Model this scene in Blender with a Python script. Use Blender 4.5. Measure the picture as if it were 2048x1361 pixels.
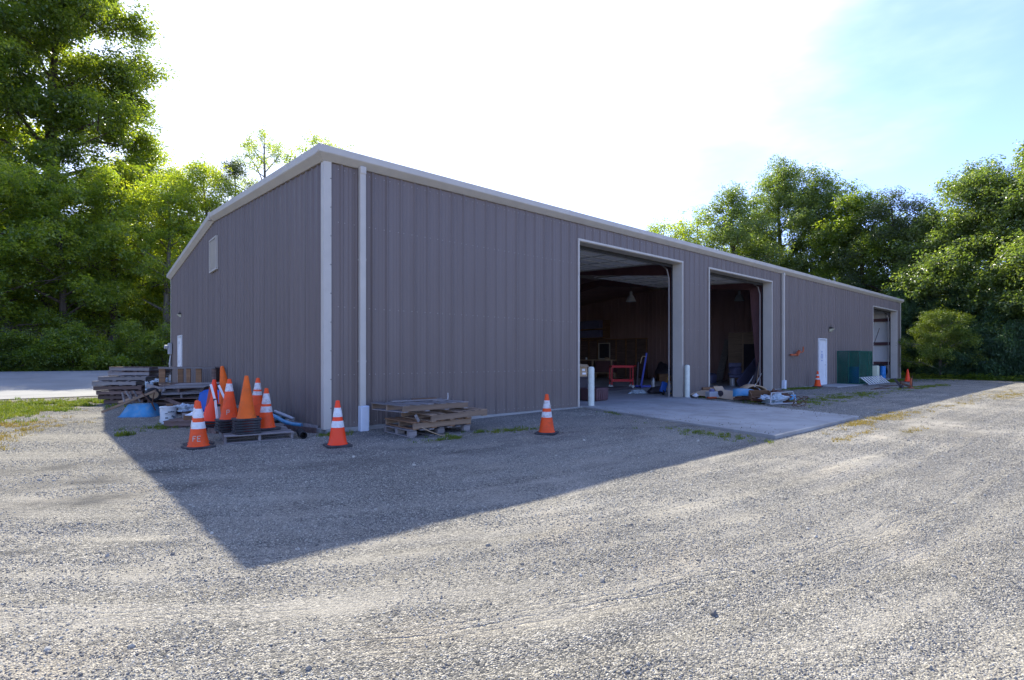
import bpy, bmesh, math, random
import numpy as np
from mathutils import Vector, Matrix, Euler
R = math.radians
PI = math.pi
random.seed(7)
rs = np.random.RandomState(11)

# ------------------------------------------------------------------ scene, camera, light
sc = bpy.context.scene
for o in list(bpy.data.objects): bpy.data.objects.remove(o)
C = sc.collection
CAM = Vector((-3.499, -9.312, 1.36))
cam = bpy.data.cameras.new('camera'); cam_o = bpy.data.objects.new('camera', cam); C.objects.link(cam_o)
cam_o.location = CAM
cam_o.rotation_euler = (R(90), 0, -math.atan2(0.6483, 0.7615))
cam.sensor_width = 36; cam.lens = 36*1038/2048
cam.shift_y = 36.0/2048
cam.clip_start = 0.05; cam.clip_end = 3000
sc.camera = cam_o

SUN = Vector((2.48, 5.51, 5.14)).normalized()
SUN_EL = math.asin(SUN.z); SUN_AZ = math.atan2(SUN.x, SUN.y)
w = bpy.data.worlds.new('World'); sc.world = w; w.use_nodes = True
nt = w.node_tree; nt.nodes.clear()
def wn(t): return nt.nodes.new(t)
out = wn('ShaderNodeOutputWorld'); bg = wn('ShaderNodeBackground'); sky = wn('ShaderNodeTexSky')
sky.sky_type = 'NISHITA'; sky.sun_disc = False
sky.sun_elevation = SUN_EL; sky.sun_rotation = SUN_AZ
sky.air_density = 1.0; sky.dust_density = 0.3; sky.ozone_density = 2.6
bg.inputs['Strength'].default_value = 0.143
geo = wn('ShaderNodeNewGeometry')          # Incoming is the view direction in the world shader
tc = wn('ShaderNodeTexCoord')
dot = wn('ShaderNodeVectorMath'); dot.operation = 'DOT_PRODUCT'
dot.inputs[1].default_value = SUN
nrm = wn('ShaderNodeVectorMath'); nrm.operation = 'NORMALIZE'
nt.links.new(tc.outputs['Generated'], nrm.inputs[0]); nt.links.new(nrm.outputs[0], dot.inputs[0])
# thin cloud veil: streaky noise, thickest round the sun, fading into clear blue
mp = wn('ShaderNodeMapping'); mp.inputs['Scale'].default_value = (1.2, 1.6, 4.2); mp.inputs['Rotation'].default_value = (0.25, 0.1, 0.4)
nz = wn('ShaderNodeTexNoise'); nz.inputs['Scale'].default_value = 1.7; nz.inputs['Detail'].default_value = 5; nz.inputs['Roughness'].default_value = 0.55
nt.links.new(nrm.outputs[0], mp.inputs[0]); nt.links.new(mp.outputs[0], nz.inputs['Vector'])
add = wn('ShaderNodeMath'); add.operation = 'MULTIPLY_ADD'; add.inputs[1].default_value = 0.44
nt.links.new(nz.outputs['Fac'], add.inputs[0]); nt.links.new(dot.outputs['Value'], add.inputs[2])
mr = wn('ShaderNodeMapRange'); mr.interpolation_type = 'SMOOTHSTEP'
mr.inputs['From Min'].default_value = 0.83; mr.inputs['From Max'].default_value = 1.14
mr.inputs['To Max'].default_value = 0.92
nt.links.new(add.outputs[0], mr.inputs['Value'])
mixc = wn('ShaderNodeMix'); mixc.data_type = 'RGBA'
mixc.inputs[7].default_value = (4.4, 5.0, 6.4, 1)
nt.links.new(mr.outputs[0], mixc.inputs[0]); 
tint = wn('ShaderNodeMix'); tint.data_type = 'RGBA'; tint.blend_type = 'MULTIPLY'; tint.inputs[0].default_value = 1; tint.inputs[7].default_value = (0.87, 0.85, 1.18, 1)
nt.links.new(sky.outputs[0], tint.inputs[6]); nt.links.new(tint.outputs[2], mixc.inputs[6])
nt.links.new(mixc.outputs[2], bg.inputs['Color']); nt.links.new(bg.outputs[0], out.inputs['Surface'])

sl = bpy.data.lights.new('sun', 'SUN'); so = bpy.data.objects.new('sun', sl); C.objects.link(so)
sl.energy = 4.1; sl.angle = R(0.53); sl.color = (1.0, 0.94, 0.80)
so.rotation_euler = SUN.to_track_quat('Z', 'Y').to_euler(); so.location = (10, 20, 30)
vs = sc.view_settings
vs.view_transform = 'Standard'; vs.look = 'None'; vs.gamma = 1; vs.use_curve_mapping = False
vs.exposure = 1.3
sc.render.engine = 'CYCLES'
sc.cycles.max_bounces = 8; sc.cycles.diffuse_bounces = 6; sc.cycles.transparent_max_bounces = 6; sc.cycles.transmission_bounces = 3

# ------------------------------------------------------------------ noise and terrain
_tab = rs.rand(256, 256)
def vnoise(x, y):
    x = np.asarray(x, float); y = np.asarray(y, float)
    xi = np.floor(x).astype(int); yi = np.floor(y).astype(int)
    fx = x - xi; fy = y - yi; fx = fx*fx*(3-2*fx); fy = fy*fy*(3-2*fy)
    a = _tab[xi % 256, yi % 256]; b = _tab[(xi+1) % 256, yi % 256]
    c = _tab[xi % 256, (yi+1) % 256]; d = _tab[(xi+1) % 256, (yi+1) % 256]
    return (a*(1-fx)+b*fx)*(1-fy) + (c*(1-fx)+d*fx)*fy
def fbm(x, y, o=3):
    s = 0; a = 0.5
    for i in range(o): s = s + a*vnoise(x*2**i+17*i, y*2**i+5*i); a *= 0.5
    return s/(1-0.5**o)
def ss(a, b, v):
    t = np.clip((v-a)/(b-a), 0, 1); return t*t*(3-2*t)
def track_v(x, y):
    """distance across the sweep of the vehicles through the yard"""
    return y + 8.1 - 2.3*np.exp(-(np.maximum(x, -6)+3.6)/2.6)
APRON = [(6.82, 0.3), (11.62, 0.3), (9.75, -5.55), (5.4, -5.6)]
def base_h(x, y):
    x = np.asarray(x, float); y = np.asarray(y, float)
    h = 0.045*ss(1, 7, x)*ss(-9, -2, y)
    left = 1-ss(14, 32, x)
    h = h + 0.62*ss(18.3, 31, y)*1.0
    h = h + np.clip(y-31.5, 0, 22)*0.24*left + np.clip(y-31.5, 0, 22)*0.05*(1-left)
    return h
def gz(x, y):
    x = np.asarray(x, float); y = np.asarray(y, float)
    h = base_h(x, y)
    t = track_v(x, y)
    act = ss(-13, -8.6, -np.abs(y+6)-3+0*x)
    near = np.exp(-((x-1)/16)**2)*(1-ss(-3.4, -1.2, y))
    rut = 0
    for c, wd, dp in ((-0.62, .10, .014), (-0.30, .06, .008), (0.62, .12, .016), (1.05, .07, .010), (1.9, .16, .016), (2.9, .10, .010), (-1.3, .12, .012)):
        q = (t-c+0.10*vnoise(x*0.7+c*9, x*0+3))/wd
        rut = rut - dp*np.exp(-q*q) + 0.5*dp*np.exp(-(np.abs(q)-1.6)**2*2)
    h = h + rut*near*(0.35+0.9*vnoise(x*0.8+3, y*0.8))
    h = h + 0.012*(fbm(x*1.3, y*1.3, 3)-0.5) + 0.008*(vnoise(x*6, y*9)-0.5)*near + 0.005*(vnoise(x*13, y*15)-.5)*near
    inside = (x > 0.04) & (x < 37.45) & (y > 0.04) & (y < 18.5)
    h = np.where(inside, -0.12, h)
    # under the concrete apron
    ap = (y < 0.3) & (y > -5.6) & (x > 6.82+(-y)*(-0.24)) & (x < 11.62+(y-.3)*0.32)
    h = np.where(ap, np.minimum(h, 0.0), h)
    h = np.where((y > 14.2) & (y < 30.2) & (x < 0.0), base_h(x, y)-0.015, h)
    return h
def G(x, y): return float(gz(np.array([x]), np.array([y]))[0])

# ------------------------------------------------------------------ materials
def new_mat(name):
    m = bpy.data.materials.new(name); m.use_nodes = True
    return m, m.node_tree, m.node_tree.nodes['Principled BSDF']
def col4(c): return (c[0], c[1], c[2], 1)
def mat(name, col, rough=0.6, metal=0.0, var=0.12, vscale=3.0, objvar=0.0, bump=0.0, bscale=40, stretch=(1, 1, 1), dirt=0.0, dirtcol=(0.12, 0.10, 0.08), spec=0.4):
    m, t, b = new_mat(name)
    N = t.nodes.new; L = t.links.new
    tc = N('ShaderNodeTexCoord'); mp = N('ShaderNodeMapping'); mp.inputs['Scale'].default_value = stretch
    L(tc.outputs['Object'], mp.inputs[0])
    n = N('ShaderNodeTexNoise'); n.inputs['Scale'].default_value = vscale; n.inputs['Detail'].default_value = 5; n.inputs['Roughness'].default_value = 0.6
    L(mp.outputs[0], n.inputs['Vector'])
    oi = N('ShaderNodeObjectInfo')
    mm = N('ShaderNodeMath'); mm.operation = 'MULTIPLY_ADD'; mm.inputs[1].default_value = objvar*2; mm.inputs[2].default_value = 1-objvar
    L(oi.outputs['Random'], mm.inputs[0])
    m1 = N('ShaderNodeMapRange'); m1.inputs['To Min'].default_value = 1-var*1.6; m1.inputs['To Max'].default_value = 1+var*1.6
    m1.inputs['From Min'].default_value = 0.25; m1.inputs['From Max'].default_value = 0.75
    L(n.outputs['Fac'], m1.inputs['Value'])
    m2 = N('ShaderNodeMath'); m2.operation = 'MULTIPLY'; L(m1.outputs[0], m2.inputs[0]); L(mm.outputs[0], m2.inputs[1])
    vm = N('ShaderNodeVectorMath'); vm.operation = 'SCALE'; vm.inputs[0].default_value = col; L(m2.outputs[0], vm.inputs['Scale'])
    src = vm.outputs[0]
    if dirt > 0:
        n2 = N('ShaderNodeTexNoise'); n2.inputs['Scale'].default_value = vscale*2.3; n2.inputs['Detail'].default_value = 7; n2.inputs['Roughness'].default_value = 0.7
        L(mp.outputs[0], n2.inputs['Vector'])
        r2 = N('ShaderNodeMapRange'); r2.inputs['From Min'].default_value = 0.48; r2.inputs['From Max'].default_value = 0.7; r2.inputs['To Max'].default_value = dirt
        L(n2.outputs['Fac'], r2.inputs['Value'])
        mx = N('ShaderNodeMix'); mx.data_type = 'RGBA'; mx.inputs[7].default_value = col4(dirtcol)
        L(r2.outputs[0], mx.inputs[0]); L(src, mx.inputs[6]); src = mx.outputs[2]
    L(src, b.inputs['Base Color'])
    b.inputs['Roughness'].default_value = rough; b.inputs['Metallic'].default_value = metal
    b.inputs['Specular IOR Level'].default_value = spec
    if bump > 0:
        n3 = N('ShaderNodeTexNoise'); n3.inputs['Scale'].default_value = bscale; n3.inputs['Detail'].default_value = 4
        L(mp.outputs[0], n3.inputs['Vector'])
        bp = N('ShaderNodeBump'); bp.inputs['Strength'].default_value = bump; bp.inputs['Distance'].default_value = 0.02
        L(n3.outputs['Fac'], bp.inputs['Height']); L(bp.outputs[0], b.inputs['Normal'])
    return m
M = {}
M['siding'] = mat('siding_paint', (0.160, 0.127, 0.112), 0.42, 0, 0.07, 0.8, objvar=0.035, dirt=0.16, dirtcol=(0.17, 0.155, 0.15), stretch=(1, 1, .35))
def splash(m):
    t = m.node_tree; N = t.nodes.new; L = t.links.new; b = t.nodes['Principled BSDF']; src = b.inputs['Base Color'].links[0].from_socket
    tc = N('ShaderNodeTexCoord'); sx = N('ShaderNodeSeparateXYZ'); L(tc.outputs['Object'], sx.inputs[0])
    g_ = N('ShaderNodeNewGeometry'); n = N('ShaderNodeTexNoise'); n.inputs['Scale'].default_value = 2.2; n.inputs['Detail'].default_value = 8; n.inputs['Roughness'].default_value = .7; L(g_.outputs['Position'], n.inputs['Vector'])
    a = N('ShaderNodeMath'); a.operation = 'MULTIPLY_ADD'; a.inputs[1].default_value = -.9; L(sx.outputs[2], a.inputs[0]); L(n.outputs['Fac'], a.inputs[2])
    r = N('ShaderNodeMapRange'); r.inputs['From Min'].default_value = .12; r.inputs['From Max'].default_value = .62; r.inputs['To Max'].default_value = .5; L(a.outputs[0], r.inputs['Value'])
    mx = N('ShaderNodeMix'); mx.data_type = 'RGBA'; mx.inputs[7].default_value = (.20, .175, .15, 1); L(r.outputs[0], mx.inputs[0]); L(src, mx.inputs[6])
    # faint runs of dust down the ribs
    mp = N('ShaderNodeMapping'); mp.inputs['Scale'].default_value = (9, 9, .25); L(g_.outputs['Position'], mp.inputs[0]); n2 = N('ShaderNodeTexNoise'); n2.inputs['Scale'].default_value = 1.0; n2.inputs['Detail'].default_value = 5; L(mp.outputs[0], n2.inputs['Vector'])
    r2 = N('ShaderNodeMapRange'); r2.inputs['From Min'].default_value = .5; r2.inputs['From Max'].default_value = .75; r2.inputs['To Max'].default_value = .2; L(n2.outputs['Fac'], r2.inputs['Value'])
    m2 = N('ShaderNodeMix'); m2.data_type = 'RGBA'; m2.inputs[7].default_value = (.25, .215, .20, 1); L(r2.outputs[0], m2.inputs[0]); L(mx.outputs[2], m2.inputs[6]); L(m2.outputs[2], b.inputs['Base Color'])
splash(M['siding'])
M['trim'] = mat('trim_paint', (0.52, 0.48, 0.41), 0.45, 0, 0.05, 2, dirt=0.15, dirtcol=(0.36, 0.33, 0.28))
M['roof'] = mat('roof_metal', (0.45, 0.45, 0.45), 0.4, 0.3, 0.08, 1)
M['concrete'] = mat('concrete', (0.34, 0.335, 0.31), 0.85, 0, 0.16, .8, dirt=0.6, dirtcol=(0.19, 0.175, 0.15), bump=0.12, bscale=60)
M['floor'] = mat('floor_concrete', (0.36, 0.345, 0.33), 0.6, 0, 0.14, 0.9, dirt=0.4, dirtcol=(0.10, 0.09, 0.085))
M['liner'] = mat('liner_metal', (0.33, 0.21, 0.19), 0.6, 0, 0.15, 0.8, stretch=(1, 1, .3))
M['insul'] = mat('white_insulation', (0.84, 0.84, 0.80), 0.6, 0, 0.05, 1.2)
M['insul2'] = mat('grey_backing', (0.45, 0.44, 0.41), 0.7, 0, 0.05, 1.2)
M['iron'] = mat('red_iron', (0.12, 0.055, 0.055), 0.6, 0, 0.15, 2)
M['purlin'] = mat('purlin_metal', (0.30, 0.27, 0.24), 0.5, 0, 0.08, 2)
M['black_gap'] = mat('black_rubber_seal', (0.02, 0.02, 0.022), 0.7)
M['white'] = mat('white_paint', (0.74, 0.75, 0.74), 0.4, 0, 0.05, 2, dirt=0.3, dirtcol=(.45, .43, .4))
M['pvc'] = mat('white_pvc', (0.66, 0.72, 0.78), 0.4, 0, 0.03, 2, dirt=0.12, dirtcol=(.4, .38, .33))
M['bollard'] = mat('pale_bollard_paint', (0.66, 0.70, 0.60), 0.5, 0, 0.06, 3, dirt=0.3, dirtcol=(.30, .26, .18))
M['galv'] = mat('galvanised', (0.42, 0.43, 0.43), 0.5, 0.4, 0.1, 5)
M['grey_box'] = mat('grey_enclosure', (0.36, 0.38, 0.40), 0.5, 0.1, 0.05, 3)
M['lamp_glass'] = mat('lamp_glass', (0.62, 0.60, 0.42), 0.2, 0, 0.1, 8)
M['bronze'] = mat('dark_bronze', (0.05, 0.045, 0.04), 0.5)
M['orange'] = mat('cone_orange', (0.88, 0.082, 0.004), 0.55, 0, 0.14, 4, dirt=0.5, dirtcol=(0.40, 0.06, 0.02), objvar=0.05)
M['orange_f'] = mat('cone_orange_faded', (0.86, 0.135, 0.006), 0.65, 0, 0.12, 3, dirt=0.45, dirtcol=(0.36, 0.09, 0.03), objvar=0.05)
M['orange_r'] = mat('cone_red_orange', (0.95, 0.055, 0.004), 0.45, 0, 0.04, 3)
M['orange_d'] = mat('cone_grimy_red', (0.42, 0.05, 0.02), 0.6, 0, 0.15, 4, dirt=0.5, dirtcol=(0.16, 0.05, 0.03))
M['band'] = mat('reflective_white', (0.72, 0.72, 0.70), 0.4, 0, 0.08, 9, dirt=0.55, dirtcol=(0.42, 0.40, 0.36))
M['band_w'] = mat('reflective_worn', (0.62, 0.62, 0.60), 0.45, 0, 0.12, 9, dirt=0.85, dirtcol=(0.30, 0.20, 0.15))
M['rubber'] = mat('black_rubber', (0.035, 0.035, 0.038), 0.75, 0, 0.2, 6, dirt=0.5, dirtcol=(0.12, 0.115, 0.11), bump=.2)
M['stencil'] = mat('stencil_grey', (0.52, 0.36, 0.28), 0.6, 0, 0.2, 30)
WG = (1, 1, 1)
M['wood_grey'] = mat('weathered_wood', (0.23, 0.21, 0.20), 0.85, 0, 0.25, 5, objvar=0.3, bump=0.4, bscale=30, stretch=(0.25, 3, 3), dirt=0.4, dirtcol=(0.09, 0.075, 0.065))
M['wood_dark'] = mat('dark_stained_wood', (0.15, 0.10, 0.082), 0.85, 0, 0.3, 5, objvar=0.35, bump=0.4, bscale=30, stretch=(0.25, 3, 3), dirt=0.4, dirtcol=(0.04, 0.03, 0.028))
M['wood_tan'] = mat('tan_wood', (0.27, 0.19, 0.125), 0.8, 0, 0.22, 5, objvar=0.25, bump=0.3, bscale=30, stretch=(0.25, 3, 3), dirt=0.35, dirtcol=(0.16, 0.10, 0.07))
M['wood_brown'] = mat('brown_wood', (0.22, 0.12, 0.06), 0.8, 0, 0.25, 5, objvar=0.25, bump=0.3, stretch=(0.3, 3, 3))
M['ply'] = mat('plywood', (0.42, 0.30, 0.19), 0.7, 0, 0.12, 4)
M['card'] = mat('cardboard', (0.46, 0.33, 0.20), 0.85, 0, 0.08, 4, dirt=0.2, dirtcol=(.28, .2, .12))
M['paper'] = mat('paper_label', (0.8, 0.8, 0.78), 0.6)
M['blue_tray'] = mat('blue_plastic_tray', (0.05, 0.24, 0.42), 0.5, 0, 0.2, 3, dirt=0.7, dirtcol=(0.22, 0.32, 0.36))
M['blue'] = mat('blue_plastic', (0.012, 0.10, 0.42), 0.4, 0, 0.06, 3, dirt=.15, dirtcol=(.05, .12, .3))
M['blue_steel'] = mat('blue_steel', (0.03, 0.05, 0.30), 0.4, 0.2, 0.1, 4)
M['blue_barrel'] = mat('blue_barrel', (0.03, 0.22, 0.55), 0.4, 0, 0.08, 3)
M['bucket'] = mat('white_bucket', (0.62, 0.66, 0.66), 0.5, 0, 0.05, 4, dirt=0.5, dirtcol=(0.32, 0.32, 0.28))
M['print'] = mat('bucket_print', (0.12, 0.16, 0.17), 0.6)
M['red'] = mat('red_paint', (0.50, 0.012, 0.02), 0.4, 0, 0.08, 4)
M['rust_orange'] = mat('orange_steel', (0.42, 0.09, 0.03), 0.5, 0, 0.2, 6)
M['rust'] = mat('rusty_steel', (0.11, 0.055, 0.035), 0.8, 0.2, 0.3, 6)
M['yellow'] = mat('yellow_paint', (0.62, 0.36, 0.02), 0.5)
M['tote'] = mat('translucent_plastic', (0.62, 0.66, 0.48), 0.5, 0, 0.06, 3, dirt=.15, dirtcol=(.45, .46, .25))
M['dark'] = mat('dark_plastic', (0.04, 0.032, 0.038), 0.6, 0, 0.2, 4)
M['bin'] = mat('brown_bin', (0.10, 0.05, 0.055), 0.6, 0, 0.15, 4)
M['tyre'] = mat('tyre_rubber', (0.022, 0.022, 0.023), 0.8, 0, 0.2, 6)
M['bag'] = mat('white_plastic_bag', (0.42, 0.50, 0.55), 0.4, 0, 0.2, 8, dirt=0.3, dirtcol=(0.35, 0.5, 0.42))
M['bluegrey'] = mat('grey_blue_laminate', (0.13, 0.13, 0.22), 0.6, 0, 0.1, 3)
M['mesh_green'] = None
M['asphalt'] = mat('pale_asphalt', (0.27, 0.265, 0.25), 0.9, 0, 0.12, 0.5, dirt=0.35, dirtcol=(0.28, 0.27, 0.25), bump=.25, bscale=90)

def gravel_mat():
    m, t, b = new_mat('gravel_ground')
    N = t.nodes.new; L = t.links.new
    geo = N('ShaderNodeNewGeometry'); uv = N('ShaderNodeUVMap'); uv.uv_map = 'track'
    at = N('ShaderNodeVertexColor'); at.layer_name = 'zone'
    sp = N('ShaderNodeSeparateColor'); L(at.outputs['Color'], sp.inputs[0])
    def vor(scale, seed=0):
        mp = N('ShaderNodeMapping'); mp.inputs['Location'].default_value = (seed, seed*1.7, 0); L(geo.outputs['Position'], mp.inputs[0])
        v = N('ShaderNodeTexVoronoi'); v.inputs['Scale'].default_value = scale; L(mp.outputs[0], v.inputs['Vector']); return v
    def noise(scale, det=4, rough=.55, src=None, sc3=None):
        n = N('ShaderNodeTexNoise'); n.inputs['Scale'].default_value = scale; n.inputs['Detail'].default_value = det; n.inputs['Roughness'].default_value = rough
        s = src or geo.outputs['Position']
        if sc3:
            mp = N('ShaderNodeMapping'); mp.inputs['Scale'].default_value = sc3; L(s, mp.inputs[0]); s = mp.outputs[0]
        L(s, n.inputs['Vector']); return n
    def ramp(src, stops):
        r = N('ShaderNodeValToRGB'); e = r.color_ramp.elements
        while len(e) < len(stops): e.new(0.5)
        for k, (p, c) in enumerate(stops): e[k].position = p; e[k].color = col4(c)
        L(src, r.inputs[0]); return r
    def mix(f, a, bb, mode='MIX'):
        x = N('ShaderNodeMix'); x.data_type = 'RGBA'; x.blend_type = mode
        if isinstance(f, (int, float)): x.inputs[0].default_value = f
        else: L(f, x.inputs[0])
        for i, s in ((6, a), (7, bb)):
            if isinstance(s, tuple): x.inputs[i].default_value = col4(s)
            else: L(s, x.inputs[i])
        return x.outputs[2]
    def mrange(src, a, b_, c=0, d=1):
        r = N('ShaderNodeMapRange'); r.inputs['From Min'].default_value = a; r.inputs['From Max'].default_value = b_
        r.inputs['To Min'].default_value = c; r.inputs['To Max'].default_value = d; L(src, r.inputs['Value']); return r.outputs[0]
    v1 = vor(112); v2 = vor(50, 3.1); v3 = vor(220, 1.3)
    s1 = N('ShaderNodeSeparateColor'); L(v1.outputs['Color'], s1.inputs[0])
    s2 = N('ShaderNodeSeparateColor'); L(v2.outputs['Color'], s2.inputs[0])
    s3 = N('ShaderNodeSeparateColor'); L(v3.outputs['Color'], s3.inputs[0])
    stops = [(0.0, (0.06, 0.062, 0.06)), (0.25, (0.15, 0.145, 0.13)), (0.5, (0.27, 0.25, 0.205)), (0.78, (0.39, 0.36, 0.29)), (1.0, (0.56, 0.52, 0.43))]
    c1 = ramp(s1.outputs[0], stops); c2 = ramp(s2.outputs[1], stops); c3 = ramp(s3.outputs[2], stops)
    # larger stones show only in places
    big = mrange(s2.outputs[2], 0.72, 0.76)
    stone = mix(big, c1.outputs[0], c2.outputs[0])
    fine = mix(0.55, c3.outputs[0], (0.335, 0.305, 0.245))
    # worn bands of fine dust along the wheel paths
    ns = noise(1.0, 6, .6, uv.outputs[0], (0.35, 3.2, 1)); nb = noise(0.55, 5, .6)
    am = N('ShaderNodeMath'); am.operation = 'ADD'; L(ns.outputs['Fac'], am.inputs[0]); L(nb.outputs['Fac'], am.inputs[1])
    dust = mrange(am.outputs[0], 0.88, 1.28)
    dm = N('ShaderNodeMath'); dm.operation = 'MULTIPLY'; L(dust, dm.inputs[0]); L(sp.outputs[2], dm.inputs[1])
    colr = mix(dm.outputs[0], stone, fine)
    nt_ = noise(0.9, 4); tan = mrange(nt_.outputs['Fac'], 0.56, 0.75, 0, 0.5)
    colr = mix(tan, colr, (0.40, 0.345, 0.26))
    # overall tone
    nv = noise(0.35, 4); tone = mrange(nv.outputs['Fac'], 0.3, 0.7, 0.86, 1.16)
    vm = N('ShaderNodeVectorMath'); vm.operation = 'SCALE'; L(colr, vm.inputs[0]); L(tone, vm.inputs['Scale'])
    colr = vm.outputs[0]
    # scuffed patches where darker stone lies bare
    nd = noise(1.6, 6, .65); dk = N('ShaderNodeMath'); dk.operation = 'MULTIPLY'
    L(mrange(nd.outputs['Fac'], 0.36, 0.60), dk.inputs[0]); L(sp.outputs[1], dk.inputs[1])
    colr = mix(dk.outputs[0], colr, (0.085, 0.082, 0.075))
    # soil under grass and weeds
    ng = noise(5, 5, .6); gm = N('ShaderNodeMath'); gm.operation = 'MULTIPLY'
    L(mrange(ng.outputs['Fac'], 0.35, 0.6), gm.inputs[0]); L(sp.outputs[0], gm.inputs[1])
    soil = mix(noise(2.0).outputs['Fac'], (0.13, 0.14, 0.04), (0.26, 0.20, 0.10))
    colr = mix(gm.outputs[0], colr, soil)
    # fine dark dirt lodged between the stones
    gap = N('ShaderNodeMath'); gap.operation = 'MULTIPLY'; L(mrange(v1.outputs['Distance'], .42, .72, 0, .75), gap.inputs[0]); L(mrange(dm.outputs[0], 0, 1, 1, .35), gap.inputs[1])
    colr = mix(gap.outputs[0], colr, (0.085, 0.08, 0.07))
    L(colr, b.inputs['Base Color'])
    b.inputs['Roughness'].default_value = 0.9; b.inputs['Specular IOR Level'].default_value = 0.25
    hs = N('ShaderNodeMath'); hs.operation = 'MULTIPLY_ADD'; L(v1.outputs['Distance'], hs.inputs[0]); hs.inputs[1].default_value = -1.0
    h2 = N('ShaderNodeMath'); h2.operation = 'MULTIPLY'; L(v2.outputs['Distance'], h2.inputs[0]); h2.inputs[1].default_value = -1.2
    L(h2.outputs[0], hs.inputs[2])
    h3a = N('ShaderNodeMath'); h3a.operation = 'ADD'; L(hs.outputs[0], h3a.inputs[0]); L(s1.outputs[1], h3a.inputs[1])
    # tyre tread: bundles of thin parallel ridges pressed along the sweep of the vehicles
    su = N('ShaderNodeSeparateXYZ'); L(uv.outputs[0], su.inputs[0])
    wob = noise(1.1, 2, .5, uv.outputs[0], (1, 1, 1)); wv = N('ShaderNodeMath'); wv.operation = 'MULTIPLY_ADD'; wv.inputs[1].default_value = .25; L(wob.outputs['Fac'], wv.inputs[0]); L(su.outputs[1], wv.inputs[2])
    fr = N('ShaderNodeMath'); fr.operation = 'MULTIPLY'; fr.inputs[1].default_value = 2*PI/.062; L(wv.outputs[0], fr.inputs[0])
    sn = N('ShaderNodeMath'); sn.operation = 'SINE'; L(fr.outputs[0], sn.inputs[0])
    gate = mrange(sn.outputs[0], .25, .95, 0, 1)
    mk1 = mrange(noise(1.0, 3, .5, uv.outputs[0], (.16, 1.5, 1)).outputs['Fac'], .53, .61); mk2 = mrange(noise(1.0, 4, .7, uv.outputs[0], (3.2, 9, 1)).outputs['Fac'], .40, .55)
    mm_ = N('ShaderNodeMath'); mm_.operation = 'MULTIPLY'; L(mk1, mm_.inputs[0]); L(mk2, mm_.inputs[1])
    m3_ = N('ShaderNodeMath'); m3_.operation = 'MULTIPLY'; L(mm_.outputs[0], m3_.inputs[0]); L(gate, m3_.inputs[1])
    h3 = N('ShaderNodeMath'); h3.operation = 'MULTIPLY_ADD'; L(m3_.outputs[0], h3.inputs[0]); h3.inputs[1].default_value = -1.3; L(h3a.outputs[0], h3.inputs[2])
    inv = mrange(dm.outputs[0], 0, 1, 1.0, 0.35)
    bp = N('ShaderNodeBump'); bp.inputs['Distance'].default_value = 0.009; L(inv, bp.inputs['Strength']); L(h3.outputs[0], bp.inputs['Height'])
    L(bp.outputs[0], b.inputs['Normal'])
    return m
M['gravel'] = gravel_mat()

def rand_mat(name, stops, rough=0.85, transl=0.0, gloss=0.0, tcol=None):
    m = bpy.data.materials.new(name); m.use_nodes = True; t = m.node_tree; t.nodes.clear()
    N = t.nodes.new; L = t.links.new
    o = N('ShaderNodeOutputMaterial'); oi = N('ShaderNodeObjectInfo'); r = N('ShaderNodeValToRGB'); e = r.color_ramp.elements
    while len(e) < len(stops): e.new(.5)
    for k, (p, c) in enumerate(stops): e[k].position = p; e[k].color = col4(c)
    gi = N('ShaderNodeNewGeometry')
    ad = N('ShaderNodeMath'); ad.operation = 'MULTIPLY_ADD'; ad.inputs[1].default_value = 0.45
    L(gi.outputs['Random Per Island'], ad.inputs[0]); 
    a2 = N('ShaderNodeMath'); a2.operation = 'MULTIPLY'; a2.inputs[1].default_value = 0.55; L(oi.outputs['Random'], a2.inputs[0]); L(a2.outputs[0], ad.inputs[2])
    L(ad.outputs[0], r.inputs[0])
    d = N('ShaderNodeBsdfPrincipled'); d.inputs['Roughness'].default_value = rough; d.inputs['Specular IOR Level'].default_value = gloss
    L(r.outputs[0], d.inputs['Base Color'])
    if transl > 0:
        tr = N('ShaderNodeBsdfTranslucent'); h = N('ShaderNodeMix'); h.data_type = 'RGBA'; h.blend_type = 'MULTIPLY'; h.inputs[0].default_value = 1
        h.inputs[7].default_value = col4(tcol or (1.5, 1.35, .35)); L(r.outputs[0], h.inputs[6]); L(h.outputs[2], tr.inputs['Color'])
        mx = N('ShaderNodeMixShader'); mx.inputs[0].default_value = transl; L(d.outputs[0], mx.inputs[1]); L(tr.outputs[0], mx.inputs[2]); L(mx.outputs[0], o.inputs[0])
    else: L(d.outputs[0], o.inputs[0])
    return m
def leaf(name, k=1.0, yel=0.0, tk=1.0):
    return rand_mat(name, [(0.05, (0.036*k, 0.062*k, 0.018*k)), (0.5, (0.066*k+.02*yel, 0.105*k, 0.022*k)), (0.95, (0.125*k+.05*yel, 0.165*k, 0.030*k))], 0.36, 0.52, 0.7, (3.9*tk, 3.5*tk, .7*tk))
M['leaf_a'] = leaf('maple_leaf', 1.5, 0.5, 1.15)
M['leaf_b'] = leaf('bright_leaf', 1.55, 0.6, 1.15)
M['leaf_c'] = leaf('dark_leaf', 1.3, .2)
M['leaf_f'] = rand_mat('broad_leaf', [(0.05, (0.060, 0.095, 0.030)), (0.5, (0.11, 0.155, 0.045)), (0.95, (0.18, 0.22, 0.065))], 0.36, 0.45, 0.9, (2.7, 2.7, .9))
M['leaf_g'] = leaf('tall_tree_leaf', 1.25, 0.2, .85)
M['leaf_d'] = rand_mat('grey_green_leaf', [(0.05, (0.045, 0.065, 0.03)), (0.5, (0.085, 0.115, 0.05)), (.95, (0.13, 0.165, 0.07))], .5, .35, .4, (1.7, 1.7, .8))
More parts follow.
